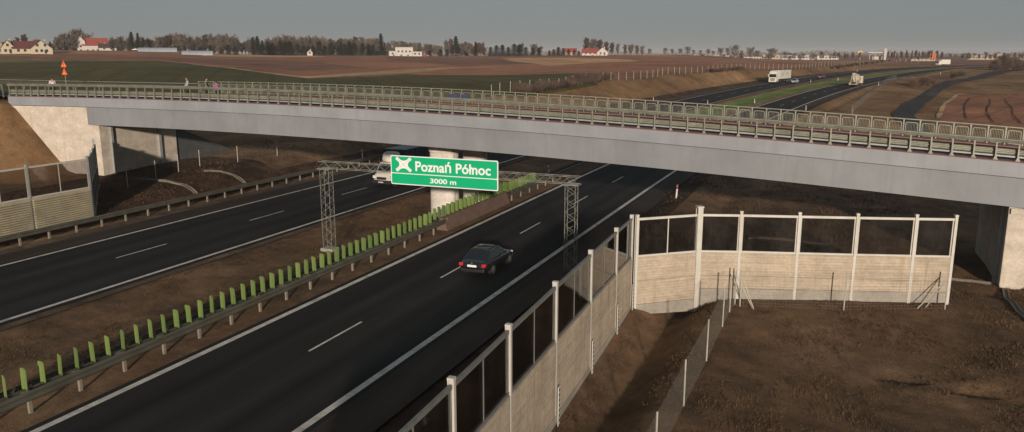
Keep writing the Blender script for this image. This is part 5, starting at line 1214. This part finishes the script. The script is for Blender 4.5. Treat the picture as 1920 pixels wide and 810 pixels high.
tufts(34000, -8., 13, 14, 52, .03, .10, lambda x, y: not (-8.2 > x) and abs(x+6.6) > .9)
tufts(14000, -34, -26.3, 12, 60, .03, .09, lambda x, y: True)
tufts(5000, -62, -50, 30, 75, .05, .2, lambda x, y: True)
tufts(9000, -13, 6, 44, 90, .06, .22, lambda x, y: True)
mb = MB(); mb.v = V; mb.f = Fc; 
me_ = bpy.data.meshes.new('dry_grass'); me_.from_pydata(V, [], Fc); me_.materials.append(M['drygrass']); o = bpy.data.objects.new('dry_grass', me_); COL.objects.link(o); tag(o, kind='stuff')

# ------------------------------------------------------------------ air, sky and sun
SUN_AZ, SUN_EL = R(24), R(11.2)
sv = Vector((math.sin(SUN_AZ)*math.cos(SUN_EL), -math.cos(SUN_AZ)*math.cos(SUN_EL), math.sin(SUN_EL)))
sd = bpy.data.lights.new('sun', 'SUN'); so = bpy.data.objects.new('sun', sd); COL.objects.link(so); sd.energy = 4.9; sd.angle = R(1.6); sd.color = (1., .86, .73)
so.rotation_euler = (-sv).to_track_quat('-Z', 'Y').to_euler(); so.location = (20, -40, 60)
w = bpy.data.worlds.new('World'); scene.world = w; w.use_nodes = True; nt = w.node_tree; bg = nt.nodes['Background']
sk = N(nt, 'ShaderNodeTexSky', sky_type='NISHITA', sun_disc=False, sun_elevation=SUN_EL, sun_rotation=math.pi-SUN_AZ, altitude=100, air_density=1.0, dust_density=.7, ozone_density=2.0)
hs = N(nt, 'ShaderNodeHueSaturation'); hs.inputs['Saturation'].default_value = .55
nt.links.new(sk.outputs[0], hs.inputs['Color']); hzm = mix(nt, hs.outputs[0], (4.6, 5.35, 5.9), .62); nt.links.new(hzm, bg.inputs['Color']); bg.inputs['Strength'].default_value = .052
hz = MB().box((0, 1500, 22), (8000, 8600, 52)); o = hz.build('haze', M['wire']); o.data.materials.clear()
hm = bpy.data.materials.new('haze'); hm.use_nodes = True; n_ = hm.node_tree; n_.nodes.remove(n_.nodes['Principled BSDF']); pv = N(n_, 'ShaderNodeVolumePrincipled'); pv.inputs['Density'].default_value = .00013; pv.inputs['Color'].default_value = (.93, .95, .97, 1)
n_.links.new(pv.outputs[0], n_.nodes['Material Output'].inputs['Volume']); o.data.materials.append(hm); tag(o, kind='stuff')
HAZE = o
vs_ = scene.view_settings; vs_.view_transform = 'Standard'; vs_.look = 'None'; vs_.gamma = 1; vs_.exposure = -.22
scene.cycles.max_bounces = 6; scene.cycles.transparent_max_bounces = 12; scene.cycles.volume_bounces = 1; scene.cycles.use_denoising = True
